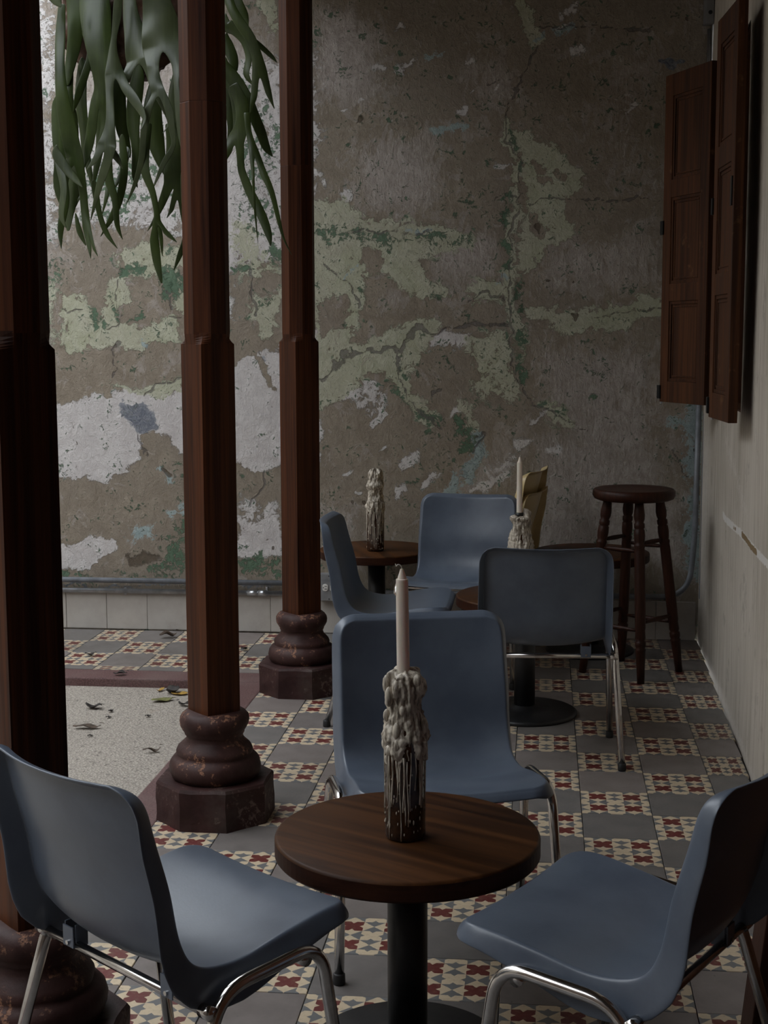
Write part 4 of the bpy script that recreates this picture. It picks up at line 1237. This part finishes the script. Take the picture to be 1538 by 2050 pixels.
lo = bpy.data.objects.new('lettering', me); me.materials.clear(); me.materials.append(M['grey_pipe']); link(lo, ob); lo.location = (-0.006, -0.0632, 0.027); lo.rotation_euler = (math.pi/2, 0, 0)
lo['label'] = 'embossed maker lettering'
# cable down the right-hand corner
bm = bmesh.new(); tube(bm, catmull([(0.5775, 2.535, 1.02), (0.5750, 2.525, 0.75), (0.5765, 2.53, 0.45), (0.5760, 2.54, 0.20)], 8), 0.0035, 8)
o = obj('cable', bm, M['grey_pipe'], None, True); tag(o, 'thin painted cable running down the pale wall in the corner', 'cable')

# ================================================================== STAGHORN FERN
FY = 0.92
fern = empty('staghorn_fern', (P(330, 60, FY).x, FY, P(330, 60, FY).z), 0, 'large staghorn fern hanging between the columns, fronds drooping', 'plant')
FO = Vector(fern.location)
rf = random.Random(21)

def frond_mesh(strips, depth, th=0.0016):
    """strips: list of [(zx, zy, w, dy)...] in fern-drawing units; each a drooping ribbon with a fold along its middle"""
    bm = bmesh.new()
    fixed = []
    for q_, st_ in enumerate(strips):
        st_ = [list(a) for a in st_]
        if st_[-1][2] > 16:                      # close the end with a rounded tip
            dx_, dy_ = st_[-1][0]-st_[-2][0], st_[-1][1]-st_[-2][1]; l_ = math.hypot(dx_, dy_) or 1; w_ = st_[-1][2]
            st_.append([st_[-1][0]+dx_/l_*w_*0.35, st_[-1][1]+dy_/l_*w_*0.35, w_*0.08])
        if q_ > 0:                               # lobes spring from well inside the blade they divide from
            best = None
            for o_ in fixed:
                for a in o_[:-1]:
                    if a[1] < st_[0][1]-25:
                        d_ = math.hypot(a[0]-st_[0][0], (a[1]+90-st_[0][1]))
                        if best is None or d_ < best[0]: best = (d_, a)
            if best and best[0] < 160:
                a = best[1]; w_ = st_[0][2]
                st_[0][2] = w_*1.10; st_[0] = st_[0][:3]+[0.012]
                st_.insert(0, [(a[0]+st_[0][0])/2, (a[1]+st_[0][1])/2, w_*0.85, 0.030])
                st_.insert(0, [a[0]*0.8+st_[0][0]*0.2, a[1]*0.8+st_[0][1]*0.2, w_*0.10, 0.045])
        elif st_[0][1] > 30 and st_[0][2] > 12:
            st_.insert(0, [st_[0][0], st_[0][1]-st_[0][2]*0.9, st_[0][2]*0.1])
        fixed.append(st_)
    for st_ in fixed:
        pts = [P(80+a[0]/2.848, a[1]/2.848, depth+(a[3] if len(a) > 3 else 0.0)) for a in st_]
        ws = [a[2]/2.848*(depth-CAM[1])/FPX for a in st_]
        n = 5
        sp = catmull(pts, n)
        wv = [w_.x for w_ in catmull([Vector((w_, 0, 0)) for w_ in ws], n)]
        tw0 = rf.uniform(-0.12, 0.12); tw1 = rf.uniform(-0.5, 0.5); ph = rf.uniform(0, 6)
        rows = []
        for i, p in enumerate(sp):
            u = i/(len(sp)-1)
            tg = (sp[min(i+1, len(sp)-1)]-sp[max(i-1, 0)]).normalized()
            side = tg.cross(Vector((0, 1, 0)))
            side = side.normalized() if side.length > 1e-4 else Vector((1, 0, 0))
            fwd = side.cross(tg).normalized()
            a_ = tw0*(1-u)+tw1*u
            sd = side*math.cos(a_)+fwd*math.sin(a_)
            nn = sd.cross(tg).normalized()
            h = max(wv[i], 0.0012)*0.5/max(0.75, math.cos(a_))
            row = []
            for k in (-1, -0.5, 0, 0.5, 1):
                wob = 0.10*h*math.sin(u*9+ph+k*1.5)*abs(k)
                row.append(bm.verts.new(p+sd*h*k+nn*(0.13*h*k*k+wob)-FO))
            rows.append(row)
        for a, b in zip(rows, rows[1:]):
            for k in range(4): bm.faces.new((a[k], a[k+1], b[k+1], b[k]))
    return bm

def frond(strips, depth=0.0, mat='frond'):
    bm = frond_mesh(strips, FY+depth)
    o = obj('frond', bm, M[mat], fern, True)
    m_ = o.modifiers.new('thick', 'SOLIDIFY'); m_.thickness = 0.0016; m_.offset = 0
    m_ = o.modifiers.new('smooth', 'SUBSURF'); m_.levels = 1; m_.render_levels = 1
    return o

def forked(tree, depth=0.0, mat='frond'):
    """one continuous blade that divides: tree = (path, [left, right]) with nested lobes"""
    bm = bmesh.new()
    Yd = FY+depth
    ph = rf.uniform(0, 6)
    def grow(node, first, ncol):
        path, kids = node
        pts = [P(80+a[0]/2.848, a[1]/2.848, Yd+(a[3] if len(a) > 3 else 0.012*math.sin(a[1]*0.006+ph))) for a in path]
        ws = [a[2]/2.848*(Yd-CAM[1])/FPX for a in path]
        n = 4
        sp = catmull(pts, n) if len(pts) > 1 else pts
        wv = [w_.x for w_ in catmull([Vector((w_, 0, 0)) for w_ in ws], n)] if len(ws) > 1 else ws
        tw0 = rf.uniform(-0.15, 0.15); tw1 = rf.uniform(-0.45, 0.45) if not kids else rf.uniform(-0.15, 0.15)
        prev = first
        for i_, p in enumerate(sp):
            u = i_/max(1, len(sp)-1)
            tg = (sp[min(i_+1, len(sp)-1)]-sp[max(i_-1, 0)])
            tg = tg.normalized() if tg.length > 1e-6 else Vector((0, 0, -1))
            side = tg.cross(Vector((0, 1, 0))).normalized(); fwd = side.cross(tg).normalized()
            a_ = tw0*(1-u)+tw1*u
            sd = side*math.cos(a_)+fwd*math.sin(a_); nn = sd.cross(tg).normalized()
            h = max(wv[i_], 0.0012)*0.5
            row = []
            for c_ in range(ncol):
                k = -1+2*c_/(ncol-1)
                row.append(bm.verts.new(p+sd*h*k+nn*(0.16*h*k*k+0.10*h*math.sin(u*8+ph+2*k)*abs(k))-FO))
            if prev is not None:
                for c_ in range(ncol-1): bm.faces.new((prev[c_], prev[c_+1], row[c_+1], row[c_]))
            prev = row
        if kids:
            nc = (ncol+1)//2
            grow(kids[0], prev[:nc], nc); grow(kids[1], prev[ncol-nc:], nc)
    grow(tree, None, 5)
    o = obj('frond', bm, M[mat], fern, True)
    m_ = o.modifiers.new('thick', 'SOLIDIFY'); m_.thickness = 0.0016; m_.offset = 0
    m_ = o.modifiers.new('smooth', 'SUBSURF'); m_.levels = 2; m_.render_levels = 2
    return o

forked(([(640, -80, 120), (672, 60, 190), (690, 180, 232), (698, 270, 246)],
        [([(642, 365, 78), (650, 450, 76), (672, 520, 84)], [([(618, 620, 48), (592, 740, 42), (580, 900, 40), (545, 1040, 28), (492, 1165, 4)], []), ([(735, 620, 52), (750, 720, 44), (760, 830, 30), (705, 930, 34), (640, 1085, 4)], [])]),
         ([(782, 365, 70), (776, 470, 36), (788, 620, 48), (805, 780, 44), (838, 960, 4)], [])]), -0.06, 'frond2')
forked(([(505, -80, 60), (515, 80, 96), (540, 200, 130), (558, 300, 165), (565, 340, 176)],
        [([(500, 420, 56), (490, 480, 26), (492, 530, 4)], []), ([(628, 420, 54), (650, 510, 42), (700, 600, 40), (735, 700, 20), (700, 760, 4)], [])]), -0.03, 'frond2')
forked(([(450, -60, 46), (440, 80, 52), (424, 200, 34), (416, 290, 50), (420, 380, 92), (425, 425, 118)],
        [([(396, 520, 46), (400, 680, 56), (388, 780, 92), (378, 835, 124)], [([(318, 905, 40), (262, 975, 4)], []), ([(362, 980, 58), (330, 1090, 38), (288, 1262, 4)], [])]),
         ([(482, 490, 58), (535, 565, 62), (580, 640, 44), (596, 690, 20), (572, 745, 4)], [])]), -0.09, 'frond2')
frond([[(400, 800, 30), (410, 860, 46), (440, 905, 36), (472, 962, 4)]], -0.07, 'frond2')
forked(([(300, -80, 170), (310, 60, 190), (325, 220, 160), (345, 380, 120), (352, 500, 100), (335, 590, 116)],
        [([(295, 720, 66), (270, 860, 54), (245, 975, 4)], []), ([(370, 700, 56), (352, 820, 40), (330, 900, 4)], [])]), 0.02)
forked(([(125, 20, 40), (115, 200, 62), (112, 380, 60), (125, 560, 78), (160, 740, 100), (185, 850, 106), (195, 900, 112)],
        [([(135, 1040, 52), (145, 1150, 50), (118, 1300, 40), (122, 1420, 4)], []), ([(240, 1050, 52), (255, 1200, 48), (266, 1300, 52)], [([(280, 1400, 32), (290, 1475, 3)], []), ([(306, 1415, 22), (331, 1462, 3)], [])])]), -0.02)
forked(([(610, 700, 60), (595, 860, 60), (600, 980, 54), (640, 1090, 40), (664, 1200, 36), (668, 1260, 42)],
        [([(650, 1360, 56), (668, 1500, 50), (694, 1616, 12)], []), ([(712, 1318, 30), (740, 1345, 28), (781, 1382, 3)], [])]), -0.04)
frond([[(672, 1260, 14), (690, 1350, 24), (698, 1462, 3)]], -0.035)
forked(([(740, 700, 60), (760, 820, 90), (768, 960, 130), (770, 1050, 134)],
        [([(694, 1160, 46), (660, 1240, 26), (612, 1320, 3)], []), ([(784, 1120, 74)], [([(752, 1190, 32), (722, 1245, 4)], []), ([(808, 1190, 30), (812, 1275, 4)], [])])]), 0.05)
forked(([(1060, -60, 60), (1090, 40, 54), (1140, 130, 60), (1200, 220, 62), (1235, 320, 66), (1250, 405, 88)],
        [([(1222, 540, 44), (1196, 665, 3)], []), ([(1300, 520, 40), (1337, 622, 3)], [])]), -0.04)
forked(([(1100, 480, 60), (1150, 600, 84), (1150, 710, 80), (1115, 800, 112)],
        [([(1072, 860, 50), (1060, 910, 14)], []), ([(1145, 960, 46), (1190, 1080, 54), (1265, 1230, 56), (1305, 1340, 40), (1316, 1404, 3)], [])]), -0.02)
forked(([(1180, 640, 40), (1192, 760, 34), (1220, 865, 58)],
        [([(1215, 1000, 20), (1218, 1060, 16), (1228, 1220, 13), (1244, 1392, 2)], []), ([(1270, 980, 44), (1320, 1090, 34), (1358, 1240, 26), (1390, 1360, 14), (1437, 1455, 2)], [])]), -0.05)
frond([[(185, -60, 90), (205, 60, 110), (200, 200, 90), (180, 330, 70), (150, 470, 44)], [(170, 420, 40), (165, 560, 50), (190, 680, 50), (205, 800, 30), (200, 860, 4)], [(230, 60, 60), (280, 230, 60), (285, 330, 40), (225, 520, 44), (190, 640, 6)]], 0.06)
frond([[(95, 880, 60), (150, 960, 54), (200, 1020, 40), (243, 1068, 3)], [(110, 930, 50), (135, 1080, 44), (120, 1220, 40), (150, 1300, 6)]], -0.07, 'frond2')
frond([[(190, 960, 90), (185, 1080, 90), (165, 1200, 70), (160, 1305, 30)], [(180, 1190, 30), (215, 1130, 34), (260, 1110, 4)]], 0.03)
frond([[(205, 1230, 16), (225, 1320, 36), (262, 1400, 8)]], 0.0)
frond([[(310, 1060, 40), (340, 1220, 32), (380, 1330, 30), (443, 1418, 3)]], 0.04)
frond([[(385, 900, 50), (392, 1020, 54), (428, 1140, 40), (440, 1280, 30), (472, 1366, 3)], [(395, 1000, 30), (380, 1120, 26), (352, 1230, 3)]], 0.0)
frond([[(470, 800, 40), (480, 960, 46), (462, 1100, 44), (420, 1220, 38), (345, 1350, 3)], [(500, 880, 30), (440, 1040, 26), (385, 1100, 3)]], 0.06)
frond([[(820, 1000, 40), (822, 1140, 36), (836, 1260, 34), (830, 1360, 36), (795, 1460, 30), (763, 1542, 4)]], 0.02)
frond([[(560, 420, 70), (540, 560, 90), (530, 700, 80), (545, 840, 50), (540, 1000, 36), (556, 1070, 4)]], 0.10)
frond([[(660, 480, 80), (640, 640, 110), (660, 800, 100), (690, 920, 60), (720, 1000, 20)]], 0.11)
frond([[(460, 380, 60), (450, 560, 80), (465, 720, 70), (500, 850, 40), (515, 900, 4)]], 0.12)
frond([[(240, 380, 60), (230, 560, 80), (250, 740, 60), (265, 900, 50), (300, 1060, 20), (310, 1100, 4)]], 0.10)
frond([[(780, 420, 50), (760, 560, 70), (770, 720, 70), (790, 860, 70), (820, 1000, 50), (826, 1080, 10)]], 0.09)
frond([[(100, 600, 70), (105, 760, 80), (120, 900, 80), (105, 1060, 60), (120, 1180, 6)]], 0.08)
frond([[(355, 460, 60), (350, 640, 80), (345, 800, 60), (320, 960, 40), (300, 1080, 4)]], 0.08)
# fronds that show between the middle and the farthest column
frond([[(1060, 140, 70), (1110, 165, 70), (1170, 230, 60), (1190, 330, 40), (1175, 420, 40), (1210, 480, 10)]], 0.03)
frond([[(1215, 220, 20), (1255, 260, 30), (1320, 320, 24), (1353, 358, 3)]], 0.0)
frond([[(1060, 380, 60), (1110, 460, 84), (1170, 560, 84), (1215, 650, 66), (1258, 750, 60), (1290, 840, 46), (1327, 893, 6)]], 0.02)
frond([[(1065, 240, 60), (1100, 330, 60), (1110, 400, 30), (1075, 440, 4)], [(1070, 440, 50), (1110, 560, 60), (1120, 680, 44), (1100, 760, 4)]], 0.06)
frond([[(1062, 500, 40), (1080, 620, 50), (1090, 740, 40), (1075, 850, 30)]], 0.08)
frond([[(1110, -60, 50), (1125, 20, 70), (1165, 90, 50), (1188, 150, 6)]], 0.05)
frond([[(70, -60, 120), (95, 0, 70), (120, 40, 10)]], -0.1, 'frond2')
# root ball and hanger
bm = bmesh.new(); bmesh.ops.create_icosphere(bm, subdivisions=5, radius=0.20)
for v_ in bm.verts:
    d = v_.co.normalized()
    v_.co = Vector((v_.co.x*1.15, v_.co.y*0.62, v_.co.z*1.0))+d*(0.03*mnoise.noise(v_.co*14)+0.015*mnoise.noise(v_.co*40))
rb = obj('root_ball', bm, M['bark'], fern, True); rb.location = P(250, 40, FY+0.19)-FO
bm = bmesh.new()
for dx_ in (-0.08, 0.08): tube(bm, [(dx_, 0.19, 0.1), (0.0, 0.19, 3.10-FO.z)], 0.004, 8)
obj('hanger', bm, M['rope'], fern)

# ================================================================== FALLEN LEAVES
def dry_leaf(px_, py_, L_, W_, curl, rz, mat, label, z=ZC):
    d = CF + CR*(px_-769)/FPX - CU*(py_-1025)/FPX
    t_ = (z-CAM[2])/d[2]; loc = CAM+t_*d
    bm = bmesh.new(); rows = []
    n = 8
    for i in range(n+1):
        u = i/n; x = (u-0.5)*L_; w = W_*math.sin(math.pi*min(0.98, max(0.03, u)))**0.8
        zz_ = curl*L_*((u-0.5)**2*0.9+0.10*math.sin(7*u+L_*300))+0.004
        row = [bm.verts.new((x, w*k/2, zz_+abs(k)*w*0.35*curl+0.002*math.sin(9*u+k*2))) for k in (-1, -0.4, 0.4, 1)]
        rows.append(row)
    for a, b in zip(rows, rows[1:]):
        for k in range(3): bm.faces.new((a[k], a[k+1], b[k+1], b[k]))
    o = obj('fallen_leaf', bm, M[mat], None, True)
    m_ = o.modifiers.new('thick', 'SOLIDIFY'); m_.thickness = 0.001
    o.location = (loc[0], loc[1], z); o.rotation_euler = (0, 0, rz)
    tag(o, label, 'leaf', 'leaves fallen in the courtyard')
    bm = bmesh.new(); tube(bm, [(L_*0.46, 0, curl*L_*0.46), (L_*0.62, 0.004, curl*L_*0.40)], 0.0012, 6); obj('stalk', bm, M[mat], o)
dry_leaf(325, 1404, 0.085, 0.050, 0.25, 0.5, 'dry_green', 'olive-green fallen leaf nearest the foot of the middle column')
dry_leaf(346, 1388, 0.070, 0.055, 0.9, 1.3, 'dry_dark', 'curled black leaf beside the yellow one')
dry_leaf(361, 1391, 0.070, 0.040, 0.2, 0.1, 'dry_yellow', 'bright yellow fallen leaf behind the middle column')
dry_leaf(322, 1384, 0.050, 0.016, 0.5, 1.2, 'dry_yellow', 'narrow yellow leaf scrap left of the curled black leaf')
dry_leaf(188, 1419, 0.070, 0.040, 0.7, -0.2, 'dry_dark', 'dark shrivelled leaf near the nearest column, upper of two')
dry_leaf(174, 1459, 0.100, 0.034, 0.5, 0.1, 'dry_brown', 'long brown dry leaf against the nearest column')
dry_leaf(304, 1507, 0.060, 0.020, 1.0, 0.4, 'dry_brown', 'single curled brown leaf in the open middle of the courtyard')
dry_leaf(222, 1426, 0.022, 0.018, 0.7, 0.9, 'dry_dark', 'small black leaf crumb right of the upper shrivelled leaf')
dry_leaf(217, 1438, 0.018, 0.015, 0.5, 0.2, 'dry_dark', 'tiny dark leaf crumb below the small black one')
dry_leaf(296, 1436, 0.020, 0.016, 0.7, 0.4, 'dry_dark', 'small black leaf crumb left of the middle column')
dry_leaf(180, 1475, 0.016, 0.012, 0.5, 0.4, 'dry_dark', 'tiny crumb below the long brown leaf')
dry_leaf(369, 1414, 0.060, 0.030, 0.8, 2.6, 'dry_dark', 'dark curled leaf touching the middle column')
dry_leaf(348, 1366, 0.070, 0.030, 0.5, 0.1, 'dry_brown', 'brown leaf lying against the far kerb')
dry_leaf(162, 1580, 0.050, 0.022, 0.6, 0.6, 'dry_green', 'olive leaf beside the nearest column, above the left chair')
dry_leaf(241, 1352, 0.055, 0.030, 0.8, 0.3, 'dry_dark', 'dark leaf lying on top of the red far kerb', 0.0)
dry_leaf(337, 1277, 0.080, 0.055, 1.0, 0.5, 'dry_brown', 'big curled brown leaf on the tiles under the back wall', 0.001)
dry_leaf(181, 1313, 0.045, 0.028, 0.7, 0.4, 'dry_dark', 'dark leaf on a patterned tile at far left', 0.001)
dry_leaf(489, 1302, 0.040, 0.028, 0.9, 1.1, 'dry_dark', 'dark leaf on the tiles between the middle and farthest columns', 0.001)
dry_leaf(168, 1369, 0.080, 0.030, 0.6, 0.2, 'dry_dark', 'dark leaves drift under the far kerb at far left')
